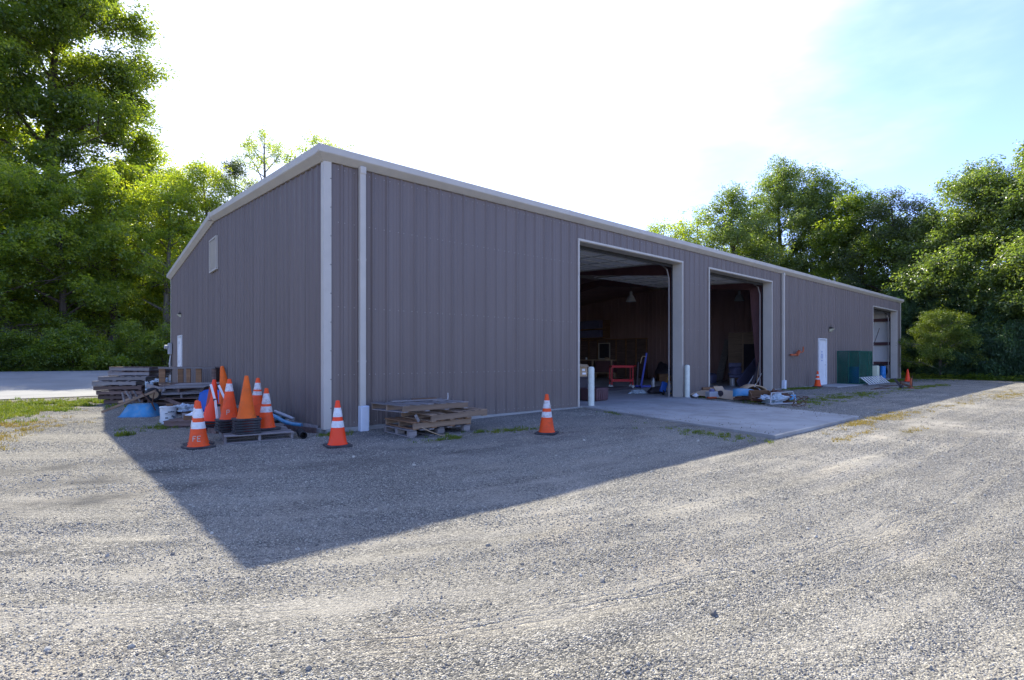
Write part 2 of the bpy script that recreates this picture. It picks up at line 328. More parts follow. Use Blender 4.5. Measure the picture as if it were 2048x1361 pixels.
M['leaf_e'] = rand_mat('vine_leaf', [(0.05, (0.028, 0.058, 0.028)), (0.5, (0.05, 0.105, 0.045)), (.95, (0.085, 0.16, 0.06))], .45, .3, .5, (1.9, 2.0, .6))
M['leaf_y'] = rand_mat('yellow_green_leaf', [(0.05, (0.07, 0.12, 0.02)), (0.5, (0.13, 0.19, 0.03)), (.95, (0.22, 0.27, 0.05))], .45, .4, .5, (1.7, 1.6, .4))
M['bark'] = mat('bark', (0.085, 0.066, 0.052), 0.9, 0, 0.3, 3, bump=.6, bscale=12, stretch=(2, 2, .4))
M['bark_l'] = mat('grey_bark', (0.17, 0.15, 0.13), 0.9, 0, 0.3, 3, bump=.5, bscale=12, stretch=(2, 2, .4))
M['stone'] = rand_mat('gravel_stone', [(0.0, (0.04, 0.045, 0.045)), (0.3, (0.105, 0.10, 0.095)), (0.55, (0.23, 0.21, 0.17)), (.8, (0.37, 0.34, 0.27)), (1, (0.56, 0.52, 0.42))], .8, 0, .3)
M['grass'] = rand_mat('green_grass', [(0.05, (0.05, 0.10, 0.015)), (0.5, (0.11, 0.17, 0.02)), (.95, (0.22, 0.24, 0.04))], .6, .35, .3, (1.7, 1.6, .4))
M['grass_y'] = rand_mat('dry_grass', [(0.05, (0.13, 0.13, 0.02)), (0.5, (0.27, 0.21, 0.05)), (.95, (0.40, 0.31, 0.13))], .7, .3, .2, (1.3, 1.2, .6))

def mesh_screen_mat():
    m = bpy.data.materials.new('green_shade_cloth'); m.use_nodes = True; t = m.node_tree; t.nodes.clear()
    N = t.nodes.new; L = t.links.new
    o = N('ShaderNodeOutputMaterial'); d = N('ShaderNodeBsdfDiffuse'); d.inputs[0].default_value = (0.03, 0.15, 0.105, 1)
    tl = N('ShaderNodeBsdfTranslucent'); tl.inputs[0].default_value = (0.04, 0.2, 0.14, 1)
    tp = N('ShaderNodeBsdfTransparent'); a = N('ShaderNodeMixShader'); a.inputs[0].default_value = .35
    tc = N('ShaderNodeTexCoord'); n = N('ShaderNodeTexNoise'); n.inputs['Scale'].default_value = 1.3; L(tc.outputs['Object'], n.inputs['Vector'])
    r = N('ShaderNodeMapRange'); r.inputs['To Min'].default_value = .3; r.inputs['To Max'].default_value = .85; L(n.outputs['Fac'], r.inputs['Value'])
    b = N('ShaderNodeMixShader'); L(d.outputs[0], a.inputs[1]); L(tl.outputs[0], a.inputs[2]); L(r.outputs[0], b.inputs[0])
    L(a.outputs[0], b.inputs[1]); L(tp.outputs[0], b.inputs[2]); L(b.outputs[0], o.inputs[0]); return m
M['screen'] = mesh_screen_mat(); M['mesh_frame'] = mat('green_frame', (0.015, 0.10, 0.075), .5)

# ------------------------------------------------------------------ mesh helpers
class MB:
    def __init__(s): s.v = []; s.f = []
    def add(s, vs, fs):
        n = len(s.v); s.v += [tuple(p) for p in vs]; s.f += [tuple(i+n for i in f) for f in fs]; return s
    def box(s, c, d, rot=None, taper=1.0):
        hx, hy, hz = d[0]/2, d[1]/2, d[2]/2
        ps = [Vector((x*hx*(taper if z > 0 else 1), y*hy*(taper if z > 0 else 1), z*hz)) for z in (-1, 1) for x, y in ((-1, -1), (1, -1), (1, 1), (-1, 1))]
        if rot is not None: ps = [rot @ p for p in ps]
        ps = [p+Vector(c) for p in ps]
        return s.add(ps, [(3, 2, 1, 0), (4, 5, 6, 7), (0, 1, 5, 4), (1, 2, 6, 5), (2, 3, 7, 6), (3, 0, 4, 7)])
    def bar(s, a, b, w_, h_, up=(0, 0, 1)):
        a = Vector(a); b = Vector(b); d = b-a; L = d.length; z = d.normalized()
        u = Vector(up)
        if abs(z.dot(u)) > .98: u = Vector((1, 0, 0))
        x = u.cross(z).normalized(); y = z.cross(x)
        ps = []
        for q in (a, b):
            for sx, sy in ((-1, -1), (1, -1), (1, 1), (-1, 1)): ps.append(q+x*sx*w_/2+y*sy*h_/2)
        return s.add(ps, [(3, 2, 1, 0), (4, 5, 6, 7), (0, 1, 5, 4), (1, 2, 6, 5), (2, 3, 7, 6), (3, 0, 4, 7)])
    def lathe(s, prof, n=24, c=(0, 0, 0), cap=True):
        vs = []; fs = []
        for r, z in prof:
            for k in range(n):
                a = 2*PI*k/n; vs.append((c[0]+r*math.cos(a), c[1]+r*math.sin(a), c[2]+z))
        for i in range(len(prof)-1):
            for k in range(n):
                a = i*n+k; b = i*n+(k+1) % n; fs.append((a, b, b+n, a+n))
        if cap:
            fs.append(tuple(range(n-1, -1, -1))); m = (len(prof)-1)*n; fs.append(tuple(m+k for k in range(n)))
        return s.add(vs, fs)
    def tube(s, pts, r, n=8, cap=True):
        pts = [Vector(p) for p in pts]; rr = r if isinstance(r, (list, tuple)) else [r]*len(pts)
        vs = []; fs = []; ref = None
        for i, p in enumerate(pts):
            d = (pts[min(i+1, len(pts)-1)]-pts[max(i-1, 0)]).normalized()
            if ref is None:
                ref = Vector((0, 0, 1)) if abs(d.z) < .9 else Vector((1, 0, 0))
            x = ref.cross(d).normalized(); y = d.cross(x); ref = y
            if abs(ref.dot(d)) > .99: ref = x
            for k in range(n):
                a = 2*PI*k/n; vs.append(p+x*math.cos(a)*rr[i]+y*math.sin(a)*rr[i])
        for i in range(len(pts)-1):
            for k in range(n):
                a = i*n+k; b = i*n+(k+1) % n; fs.append((a, b, b+n, a+n))
        if cap: fs.append(tuple(range(n-1, -1, -1))); m = (len(pts)-1)*n; fs.append(tuple(m+k for k in range(n)))
        return s.add(vs, fs)
    def prism(s, poly, axis, a, b):
        """extrude 2-D poly along axis 'x' (poly in y,z) or 'y' (poly in x,z) or 'z' (x,y)"""
        def P(p, t): return {'x': (t, p[0], p[1]), 'y': (p[0], t, p[1]), 'z': (p[0], p[1], t)}[axis]
        n = len(poly)
        return s.add([P(p, a) for p in poly]+[P(p, b) for p in poly],
                     [tuple(range(n)), tuple(range(2*n-1, n-1, -1))]+[(i, i+n, (i+1) % n+n, (i+1) % n) for i in range(n)])
    def mesh(s, name, smooth=False, fix=True):
        me = bpy.data.meshes.new(name); me.from_pydata(s.v, [], s.f)
        if fix:
            bm = bmesh.new(); bm.from_mesh(me); bmesh.ops.recalc_face_normals(bm, faces=bm.faces); bm.to_mesh(me); bm.free()
        if smooth:
            for p in me.polygons: p.use_smooth = True
            me.set_sharp_from_angle(angle=R(35))
        return me
    def obj(s, name, m, parent=None, loc=(0, 0, 0), rot=(0, 0, 0), smooth=False, bevel=0, fix=True):
        return ob(name, s.mesh(name, smooth, fix), m, parent, loc, rot, bevel)
def ob(name, me, m, parent=None, loc=(0, 0, 0), rot=(0, 0, 0), bevel=0):
    o = bpy.data.objects.new(name, me); C.objects.link(o)
    if m is not None and not me.materials: me.materials.append(m)
    o.location = loc; o.rotation_euler = rot
    if parent: o.parent = parent
    if bevel:
        md = o.modifiers.new('bevel', 'BEVEL'); md.width = bevel; md.segments = 2; md.limit_method = 'ANGLE'
    return o
def tag(o, label=None, cat=None, group=None, kind=None):
    if label: o['label'] = label
    if cat: o['category'] = cat
    if group: o['group'] = group
    if kind: o['kind'] = kind
    return o
def thing(name, label, cat, loc=(0, 0, 0), rz=0, group=None, rot=None):
    o = bpy.data.objects.new(name, None); C.objects.link(o); o.empty_display_size = .2
    o.location = loc; o.rotation_euler = rot or (0, 0, rz)
    return tag(o, label, cat, group)
_box = {}
def boxmesh(d):
    k = tuple(round(x, 4) for x in d)
    if k not in _box: _box[k] = MB().box((0, 0, 0), k).mesh('box_%g_%g_%g' % k)
    return _box[k]

# GN instancer ------------------------------------------------------
def protos(name, meshes):
    c = bpy.data.collections.new(name)
    for i, me in enumerate(meshes):
        o = bpy.data.objects.new(name+'_%02d' % i, me); c.objects.link(o)
    return c
_ng = {}
def inst_group(coll):
    if coll.name in _ng: return _ng[coll.name]
    g = bpy.data.node_groups.new('instance_'+coll.name, 'GeometryNodeTree')
    g.interface.new_socket('Geometry', in_out='INPUT', socket_type='NodeSocketGeometry')
    g.interface.new_socket('Geometry', in_out='OUTPUT', socket_type='NodeSocketGeometry')
    N = g.nodes.new; L = g.links.new
    i = N('NodeGroupInput'); o = N('NodeGroupOutput'); ip = N('GeometryNodeInstanceOnPoints'); ci = N('GeometryNodeCollectionInfo')
    ci.inputs['Collection'].default_value = coll; ci.inputs['Separate Children'].default_value = True; ci.inputs['Reset Children'].default_value = True
    def na(nm, ty):
        n = N('GeometryNodeInputNamedAttribute'); n.data_type = ty; n.inputs['Name'].default_value = nm; return n.outputs['Attribute']
    L(i.outputs[0], ip.inputs['Points']); L(ci.outputs[0], ip.inputs['Instance']); ip.inputs['Pick Instance'].default_value = True
    L(na('idx', 'INT'), ip.inputs['Instance Index']); L(na('rot', 'FLOAT_VECTOR'), ip.inputs['Rotation']); L(na('scl', 'FLOAT_VECTOR'), ip.inputs['Scale'])
    L(ip.outputs[0], o.inputs[0])
    _ng[coll.name] = g; return g
def scatter(name, pts, rot, scl, coll, parent=None, m=None):
    pts = np.asarray(pts, float); n = len(pts)
    me = bpy.data.meshes.new(name); me.vertices.add(n); me.vertices.foreach_set('co', pts.ravel())
    a = me.attributes.new('rot', 'FLOAT_VECTOR', 'POINT'); a.data.foreach_set('vector', np.asarray(rot, float).ravel())
    a = me.attributes.new('scl', 'FLOAT_VECTOR', 'POINT'); a.data.foreach_set('vector', np.asarray(scl, float).ravel())
    a = me.attributes.new('idx', 'INT', 'POINT'); a.data.foreach_set('value', rs.randint(0, len(coll.objects), n).astype(np.int32))
    me.update()
    o = bpy.data.objects.new(name, me); C.objects.link(o)
    if parent: o.parent = parent
    md = o.modifiers.new('instances', 'NODES'); md.node_group = inst_group(coll)
    return o

# ------------------------------------------------------------------ ground
def axis(segs):
    out = []
    for a, b, n in segs: out += list(np.linspace(a, b, n, endpoint=False))
    return np.array(out+[segs[-1][1]])
gx = axis([(-500, -60, 12), (-60, -14, 24), (-14, -6, 40), (-6, 5, 220), (5, 14, 110), (14, 45, 90), (45, 80, 16), (80, 600, 12)])
gy = axis([(-500, -40, 12), (-40, -10, 14), (-10, -2.5, 150), (-2.5, 3, 70), (3, 14, 70), (14, 34, 44), (34, 70, 20), (70, 700, 12)])
XX, YY = np.meshgrid(gx, gy, indexing='ij'); ZZ = gz(XX, YY)
nx, ny = XX.shape
V = np.stack([XX, YY, ZZ], -1).reshape(-1, 3)
idx = np.arange(nx*ny).reshape(nx, ny)
F = np.stack([idx[:-1, :-1], idx[1:, :-1], idx[1:, 1:], idx[:-1, 1:]], -1).reshape(-1, 4)
me = bpy.data.meshes.new('ground'); me.vertices.add(len(V)); me.vertices.foreach_set('co', V.ravel())
me.loops.add(F.size); me.loops.foreach_set('vertex_index', F.ravel().astype(np.int32))
me.polygons.add(len(F)); me.polygons.foreach_set('loop_start', np.arange(0, F.size, 4, dtype=np.int32)); me.polygons.foreach_set('loop_total', np.full(len(F), 4, np.int32))
me.update(calc_edges=True)
for_s = np.ones(len(F), bool); me.polygons.foreach_set('use_smooth', for_s)
uvl = me.uv_layers.new(name='track'); xy = V[F.ravel()][:, :2]
uvl.data.foreach_set('uv', np.stack([xy[:, 0], track_v(xy[:, 0], xy[:, 1])], -1).ravel())
# patches: (x, y, rx, ry, amount)
GRASS = [(-4.9, 10.4, 1.7, 1.7, .75), (-3.5, 10.9, .9, .9, .7), (-5.4, 7.0, .8, 1.7, .45), (-4.1, 8.6, .4, 1.0, .35), (-2.80, 2.05, .10, .10, .5)]
WEED = [(-2.0, 2.9, .5, .4, .5), (1.25, -2.05, .55, .22, .7), (2.1, -1.85, .5, .2, .8), (2.95, -2.0, .4, .2, .5), (0.08, -.25, .25, .16, .8), (7.0, -.45, .55, .25, .9), (6.4, -1.6, .3, .4, .35), (5.7, -3.4, .3, .5, .3), (13.0, -.2, .5, .3, .6), (20.3, -.45, 1.0, .35, .9), (13.4, -3.2, 1.4, .5, .35), (17, -3.2, 3, .5, .4), (24.6, -3.4, 3.0, .4, .3), (27.3, -3.6, 2.0, .35, .35), (32.4, -.7, 2.6, .6, .8), (37.9, -1.4, 1.0, 1.0, .7), (36, 2, 4, 3, .3), (39.5, -3.0, 1.2, 4.5, .9), (5.0, -4.6, .3, .8, .4), (12.3, -2.8, .6, .8, .5)]
DRY = [(9.3, -5.85, 1.5, .16, .7), (11.0, -5.9, 1.2, .28, .5), (6.9, -6.3, .9, .12, .45), (8.2, -6.8, .9, .10, .3), (16.0, -6.2, 2.0, .3, .2), (23, -6.6, 3, .5, .3), (31, -7.6, 4, .6, .25), (-5.3, 3.2, .9, 1.6, .9), (-4.7, 5.0, 1.0, 1.2, .6)]
def patch(px, x, y):
    s = 0
    for (cx, cy, rx, ry, a) in px:
        s = np.maximum(s, a*np.exp(-(((x-cx)/rx)**2+((y-cy)/ry)**2)*1.1))
    return s
col = np.zeros((len(V), 4)); vx, vy = V[:, 0], V[:, 1]
grassz = np.maximum.reduce([patch(GRASS, vx, vy)*1.3, patch(WEED, vx, vy), patch(DRY, vx, vy)*.9])
grassz = np.maximum(grassz, np.where((vy > 30.4), 1.0, 0)); grassz = np.maximum(grassz, np.where((vx > 38.6+0.25*vy), 1.0, 0))
grassz = np.maximum(grassz, np.where((vy < -30) | (vx < -25), .8, 0))
col[:, 0] = np.clip(grassz, 0, 1)
col[:, 1] = np.clip(patch([(-3.2, -1.9, 1.5, .35, 1.2), (-3.2, -2.9, 1.3, .28, 1.2), (-3.7, -.7, 1.2, .4, .9)]+[(-3.95+.1*q, -4.26-.05*q+.02*math.sin(q), .10, .035, 1.6) for q in range(12)]+[(-4.3+.1*q, -1.72-.062*q+.03*math.sin(q*1.3), .10, .045, 1.6) for q in range(17)]+[(1.9+.13*q, -2.75-.05*q, .12, .05, 1.5) for q in range(9)]+[(4.0+.16*q, -2.9-.09*q, .14, .06, 1.5) for q in range(12)]+[(1.0, -3.1, .8, .06, 1.2), (1.5, -3.2, 3.0, .5, .55), (5.5, -3.6, 1.8, .4, .6), (5, -7.9, 3, .4, .35), (-.5, -2.6, 1.5, .8, .5), (.6, -.9, 1.2, .5, .6)], vx, vy), 0, 1)
col[:, 2] = np.clip(0.35+.65*(1-ss(-3, -.5, vy))+0.0, 0, 1)
col[:, 3] = 1
ca = me.color_attributes.new('zone', 'FLOAT_COLOR', 'POINT'); ca.data.foreach_set('color', col.ravel())
me.materials.append(M['gravel'])
ground = bpy.data.objects.new('ground', me); C.objects.link(ground); tag(ground, kind='structure')

# asphalt lane behind the yard
rx = axis([(-140, -20, 20), (-20, -.35, 40)]); ry = np.linspace(14.6, 30.0, 32)
mb = MB()
for i, x in enumerate(rx):
    for j, y in enumerate(ry):
        e = 0.5*(float(vnoise(x*.6, 3.0))-.5) if j in (0, len(ry)-1) else 0
        mb.v.append((x, y+e, float(base_h(x, y+e))+0.012))
nj = len(ry)
mb.f = [(i*nj+j, (i+1)*nj+j, (i+1)*nj+j+1, i*nj+j+1) for i in range(len(rx)-1) for j in range(nj-1)]
tag(mb.obj('asphalt_road', M['asphalt']), kind='structure')

# concrete apron in front of the first bay (skewed slab) with one joint
def slab(poly, z, th, name, m):
    b = MB(); b.prism(poly, 'z', z-th, z); return b.obj(name, m, bevel=.012)
tag(slab([(6.84, -.02), (11.66, -.02), (10.75, -2.75), (6.12, -2.75)], .083, .16, 'concrete_apron', M['concrete']), kind='structure')
tag(slab([(6.12, -2.765), (10.75, -2.765), (9.78, -5.55), (5.4, -5.6)], .079, .16, 'concrete_apron', M['concrete']), kind='structure')

# ------------------------------------------------------------------ building
LX, LY = 37.49, 18.56; BZ = 0.08; EZ = 4.95; PITCH = 0.77/9.28
PW = 0.9144
def rz_at(y): return EZ+0.03+PITCH*(y if y < LY/2 else LY-y)
bld = thing('metal_building', 'long grey ribbed metal building with white trim, open vehicle bays and low gable roof', 'building', (0, 0, 0))
PROF = [(0, .032), (.0125, .032), (.038, 0), (.095, 0), (.105, .005), (.125, .005), (.135, 0), (.17, 0), (.18, .005), (.20, .005), (.21, 0), (.2668, 0), (.2923, .032)]
def prof_h(t):
    q = t % .3048
    for k in range(len(PROF)-1):
        if PROF[k][0] <= q <= PROF[k+1][0]:
            a, b = PROF[k], PROF[k+1]; return a[1]+(b[1]-a[1])*(q-a[0])/max(b[0]-a[0], 1e-9)
    return .032
def panel_mesh(name, s0, width, segs, z1f, lap=True):
    """ribbed panel from s=0..width; segs = list of (a,b,z0 or list of (z0,z1))"""
    xs = sorted(set([round(k*.3048+p[0], 5) for k in range(3) for p in PROF if k*.3048+p[0] < width-1e-4]+[round(width, 5)]+[round(v, 5) for sg in segs for v in sg[:2]]))
    mb = MB()
    for a, b, z0 in segs:
        pts = [x for x in xs if a-1e-6 <= x <= b+1e-6]
        for i in range(len(pts)-1):
            p, q = pts[i], pts[i+1]; hp, hq = prof_h(p), prof_h(q if q < width-1e-5 else 0)
            l0 = .0022 if (lap and p < .03) else 0; l1 = .0022 if (lap and q < .03) else 0
            mb.add([(p, -hp-l0, z0), (q, -hq-l1, z0), (q, -hq-l1, z1f(s0+q)), (p, -hp-l0, z1f(s0+p))], [(0, 1, 2, 3)])
    return mb.mesh(name, fix=False)
OPEN = [(6.74, 11.68, 4.46), (13.42, 18.36, 4.46), (31.75, 36.65, 4.33), (23.43, 24.43, 2.30)]
full = None
for i in range(41):
    a = i*PW; b = a+PW; segs = []; x = a; brk = sorted([v for o in OPEN for v in o[:2] if a < v < b]+[a, b])
    for p, q in zip(brk[:-1], brk[1:]):
        mid = (p+q)/2; z0 = BZ
        for o in OPEN:
            if o[0] < mid < o[1]: z0 = o[2]
        segs.append((p-a, q-a, z0))
    if len(segs) == 1 and segs[0][2] == BZ:
        if full is None: full = panel_mesh('front_panel', 0, PW, segs, lambda s: EZ)
        me = full
    else: me = panel_mesh('front_panel_cut', 0, PW, segs, lambda s: EZ)
    ob('wall_panel', me, M['siding'], bld, (a, 0, 0))
sc_ = MB(); q_ = 0
for zz in (.16, 1.05, 2.30, 3.85, 4.82):
    for i in range(120):
        for dx_ in (.062, .245):
            x_ = i*.3048+dx_
            if any(o[0]-.1 < x_ < o[1]+.1 and zz < o[2]+.05 for o in OPEN) or x_ > LX-.1 or x_ < .12: continue
            sc_.add([(x_-.007, -.001, zz-.007), (x_+.007, -.001, zz-.007), (x_+.007, -.001, zz+.007), (x_-.007, -.001, zz+.007), (x_, -.008, zz)], [(0, 1, 4), (1, 2, 4), (2, 3, 4), (3, 0, 4)])
tag(sc_.obj('panel_screw', M['insul2'], bld, fix=False), kind='stuff')
# gable end (x = 0, faces -x): local x runs along +y, so rotate
def gable(x, sgn, cuts):
    n = 20; wd = LY/n
    for i in range(n):
        a = i*wd; brk = sorted([v for o in cuts for v in o[:2] if a < v < a+wd]+[a, a+wd]); segs = []
        for p, q in zip(brk[:-1], brk[1:]):
            mid = (p+q)/2; z0 = BZ
            for o in cuts:
                if o[0] < mid < o[1]: z0 = o[2]
            segs.append((p-a, q-a, z0))
        me = panel_mesh('gable_panel', a, wd, segs, rz_at)
        if sgn < 0:   # mirror so ribs point to -x
            for v in me.vertices: v.co = Vector((v.co.y, v.co.x, v.co.z))
        else:
            for v in me.vertices: v.co = Vector((-v.co.y, v.co.x, v.co.z))
        me.update(); ob('wall_panel', me, M['siding'], bld, (x, a, 0))
gable(0, -1, [(15.45, 16.45, 2.30)])
gable(LX, 1, [])
mb = MB()
for k in range(int(LX/.3048)):
    s = k*.3048; mb.add([(s, LY+.032, BZ), (s+.0381, LY, BZ), (s+.2667, LY, BZ), (s+.3048, LY+.032, BZ), (s, LY+.032, EZ), (s+.0381, LY, EZ), (s+.2667, LY, EZ), (s+.3048, LY+.032, EZ)], [(0, 4, 5, 1), (1, 5, 6, 2), (2, 6, 7, 3)])
mb.obj('back_wall', M['siding'], bld)
# foundation strip
mb = MB()
mb.box((3.41, .0, -.11), (6.8, .10, .375)); mb.box((12.56, .0, -.11), (1.72, .10, .375)); mb.box((20.9, .0, -.11), (5.06, .10, .375)); mb.box((28.09, 0, -.11), (7.32, .10, .375)); mb.box((37.1, 0, -.11), (.9, .1, .375))
mb.box((0, 9.3, -.11), (.10, 18.4, .37)); mb.box((LX, 9.3, -.11), (.1, 18.4, .37)); mb.box((18.7, LY, -.11), (37.4, .1, .37))
mb.obj('foundation', M['concrete'], bld)
MB().box((LX/2, LY/2, .02), (LX-.12, LY-.12, .12)).obj('floor_slab', M['floor'], bld)
# sills of the openings
for a, b, z in OPEN[:3]:
    MB().box(((a+b)/2, .0, .0), (b-a, .14, .16)).obj('door_sill', M['concrete'], bld)
# corner trims
def corner(x, y, sx, sy, w_=.14):
    mb = MB(); t = .012
    o = .036
    mb.prism([(x-sx*o, y-sy*o), (x+sx*(w_-o), y-sy*o), (x+sx*(w_-o), y-sy*(o-t)), (x-sx*(o-t), y-sy*(o-t)), (x-sx*(o-t), y+sy*(w_-o)), (x-sx*o, y+sy*(w_-o))], 'z', BZ-.01, EZ)
    ct = mb.obj('corner_trim', M['trim'], bld)
    s = MB()
    for k in range(9):
        z = .45+k*.52
        s.lathe([(.009, 0), (.009, .006), (.005, .010)], 6, (0, 0, 0))
        n = 18
        vs = s.v[-n:]
        s.v[-n:] = [(x+sx*(w_-o-.012)+p[0], y-sy*(o+p[2]), z+p[1]) for p in vs]
    tag(s.obj('screw', M['bronze'], ct), kind='stuff')
corner(0, 0, 1, 1); corner(LX, 0, -1, 1); corner(0, LY, 1, -1); corner(LX, LY, -1, -1)
# gutter / eave trim
GP = [(.02, EZ-.035), (-.045, EZ-.04), (-.165, EZ+.055), (-.175, EZ+.07), (-.175, EZ+.185), (-.15, EZ+.195), (-.02, EZ+.195), (.02, EZ+.19)]
for k in range(6):
    a = k*LX/6; b = (k+1)*LX/6
    mb = MB().prism(GP, 'x', a+.0015, b-.0015)
    if k: mb.prism([(p[0]-.004 if p[0] < 0 else p[0], p[1]+(.004 if p[1] > EZ+.1 else -.003)) for p in GP], 'x', a-.03, a+.035)
    mb.obj('gutter', M['trim'], bld)
# rake trims both gables
def rake(x, s):
    for (y0, y1) in ((0.0, LY/2), (LY/2, LY)):
        def zt(y): return EZ+PITCH*(y if y0 < 1 else LY-y)
        for k in range(3):
            a = y0+(y1-y0)*k/3; b = y0+(y1-y0)*(k+1)/3
            pr = [(x-s*.02, -.04), (x+s*.05, -.05), (x+s*.165, .045), (x+s*.175, .06), (x+s*.175, .195), (x+s*.15, .205), (x-s*.02, .20)]
            mb = MB(); n = len(pr)
            mb.add([(p[0], a+.001, zt(a)+p[1]) for p in pr]+[(p[0], b-.001, zt(b)+p[1]) for p in pr],
                   [tuple(range(n)), tuple(range(2*n-1, n-1, -1))]+[(i, i+n, (i+1) % n+n, (i+1) % n) for i in range(n)])
            mb.obj('rake_trim', M['trim'], bld)
rake(0, -1); rake(LX, 1)
for (cx_, cy_, sx, sy) in ((0, 0, -1, -1), (LX, 0, 1, -1), (0, LY, -1, 1), (LX, LY, 1, 1)):
    vs_ = []
    for (e_, z_) in ((.045, EZ-.045), (.168, EZ+.052), (.176, EZ+.065), (.176, EZ+.192), (.15, EZ+.203)):
        vs_ += [(cx_-sx*.0, cy_-sy*.0, z_), (cx_+sx*e_, cy_-sy*.0, z_), (cx_+sx*e_, cy_+sy*e_, z_), (cx_-sx*.0, cy_+sy*e_, z_)]
    mb = MB().add(vs_, [(0, 1, 2, 3), (16, 19, 18, 17)]+[(4*k+q, 4*k+(q+1) % 4, 4*k+4+(q+1) % 4, 4*k+4+q) for k in range(4) for q in range(4)])
    mb.obj('eave_corner', M['trim'], bld)
MB().box((-.09, LY/2, EZ+PITCH*LY/2+.09), (.22, .12, .24)).obj('ridge_cap', M['trim'], bld)
# roof with standing ribs
for sgn in (0, 1):
    mb = MB()
    y0, y1 = (0.02, LY/2) if sgn == 0 else (LY/2, LY-.02)
    z = lambda y: EZ+.16+PITCH*(y if sgn == 0 else LY-y)
    mb.add([(-.1, y0, z(y0)), (LX+.1, y0, z(y0)), (LX+.1, y1, z(y1)), (-.1, y1, z(y1)), (-.1, y0, z(y0)+.03), (LX+.1, y0, z(y0)+.03), (LX+.1, y1, z(y1)+.03), (-.1, y1, z(y1)+.03)], [(3, 2, 1, 0), (4, 5, 6, 7), (0, 1, 5, 4), (1, 2, 6, 5), (2, 3, 7, 6), (3, 0, 4, 7)])
    for k in range(41):
        x = .3+k*PW; mb.bar((x, y0, z(y0)+.05), (x, y1, z(y1)+.05), .04, .05)
    mb.obj('roof', M['roof'], bld)
# downspouts
for x in (.66, 19.3):
    ds = MB(); hw = .06
    ds.box((x, -.105, (EZ+BZ)/2+.05), (.115, .095, EZ-BZ-.28)).box((x, -.11, EZ-.09), (.118, .11, .14))
    d = ds.obj('downspout', M['trim'], bld, bevel=.012)
    for zz in (1.3, 3.2): MB().box((x, -.1, zz), (.122, .104, .025)).obj('strap', M['trim'], d)
    MB().box((x+.02, -.125, .22), (.17, .15, .50 if x < 2 else .42), Euler((R(1.5), 0, 0)).to_matrix()).obj('boot', M['pvc'], d, bevel=.02)
# opening trims: narrow J trim, deep header soffit and jambs
for n, (a, b, z) in enumerate(OPEN[:3]):
    t = MB(); e = .055
    t.box((a-e/2, -.025, (z+BZ)/2), (e, .035, z-BZ)); t.box((b+e/2, -.025, (z+BZ)/2), (e, .035, z-BZ)); t.box(((a+b)/2, -.027, z+e/2), (b-a+2*e, .04, e))
    t.obj('opening_trim', M['trim'], bld)
    j = MB(); j.box((a-.004, .15, (z+BZ)/2), (.02, .32, z-BZ-.004)); j.box((b+.004, .15, (z+BZ)/2), (.02, .32, z-BZ-.004)); j.box(((a+b)/2, .15, z-.001), (b-a-.03, .32, .02))
    j.obj('opening_jamb', M['trim'], bld)
    s = MB(); s.box((a+.02, .33, (z+BZ)/2), (.05, .03, z-BZ-.04)); s.box((b-.02, .33, (z+BZ)/2), (.05, .03, z-BZ-.04)); s.box(((a+b)/2, .33, z-.06), (b-a-.1, .03, .10))
    s.obj('weather_seal', M['black_gap'], bld)
    # raised sectional door riding on tracks under the roof
    for xx in (a+.06, b-.06):
        tr = MB(); tr.tube([(xx, .42, BZ), (xx, .42, z-.45), (xx, .50, z-.15), (xx, .72, z+.04), (xx, 1.1, z+.10), (xx, 5.1, z+.30)], .022, 6); tr.obj('door_track', M['purlin'], bld)
    for k in range(7):
        y0 = 1.05+k*.61; zc = z+.15+(y0-1.1)*.05
        rt = Euler((math.atan(.05), 0, 0)).to_matrix()
        se = MB().box(((a+b)/2, y0+.29, zc), (b-a-.2, .585, .045), rt).obj('door_section', M['insul'], bld)
        st = MB()
        for q in range(5): st.box((a+.14+q*(b-a-.28)/4, y0+.29, zc-.03), (.05, .58, .02), rt)
        st.box(((a+b)/2, y0+.04, zc-.035), (b-a-.2, .05, .03), rt)
        st.obj('stile', M['insul2'], se)
        if n == 0 and k == 3:
            MB().box((a+1.0, y0+.30, zc-.028), (.62, .30, .012), rt).obj('window_pane', M['dark'], se)
# side door in the front wall with hazard placard
def man_door(parent, w_=1.0, sign=True):
    dr = MB().box((0, .02, 1.16), (.90, .045, 2.12)).obj('door', M['white'], parent)
    MB().box((-.48, .0, 1.19), (.055, .12, 2.22)).box((.48, .0, 1.19), (.055, .12, 2.22)).box((0, .0, 2.27), (.90, .12, .055)).box((0, 0, .09), (.9, .14, .03)).obj('door_frame', M['white'], parent)
    h = MB(); h.tube([(.37, -.005, 1.03), (.37, -.055, 1.03), (.35, -.06, 1.03), (.26, -.06, 1.03)], .013, 8); pass
    h.obj('handle', M['galv'], dr)
    for hz_ in (.4, 1.2, 2.0): MB().box((-.45, -.012, hz_), (.03, .02, .11)).obj('hinge', M['galv'], dr)
    return dr
dhold = bpy.data.objects.new('side_door', None); C.objects.link(dhold); dhold.parent = bld; dhold.location = (23.93, 0, 0)
d = man_door(dhold)
s = MB()
def dia(cx, cz, r): s.add([(cx-r, -.008, cz), (cx, -.008, cz-r), (cx+r, -.008, cz), (cx, -.008, cz+r), (cx-r, -.003, cz), (cx, -.003, cz-r), (cx+r, -.003, cz), (cx, -.003, cz+r)], [(0, 1, 2, 3), (4, 7, 6, 5), (0, 4, 5, 1), (1, 5, 6, 2), (2, 6, 7, 3), (3, 7, 4, 0)])
dia(0, 1.66, .045); s.obj('placard_mark', M['blue'], d); s = MB(); dia(0, 1.24, .045); s.obj('placard_mark', M['blue'], d)
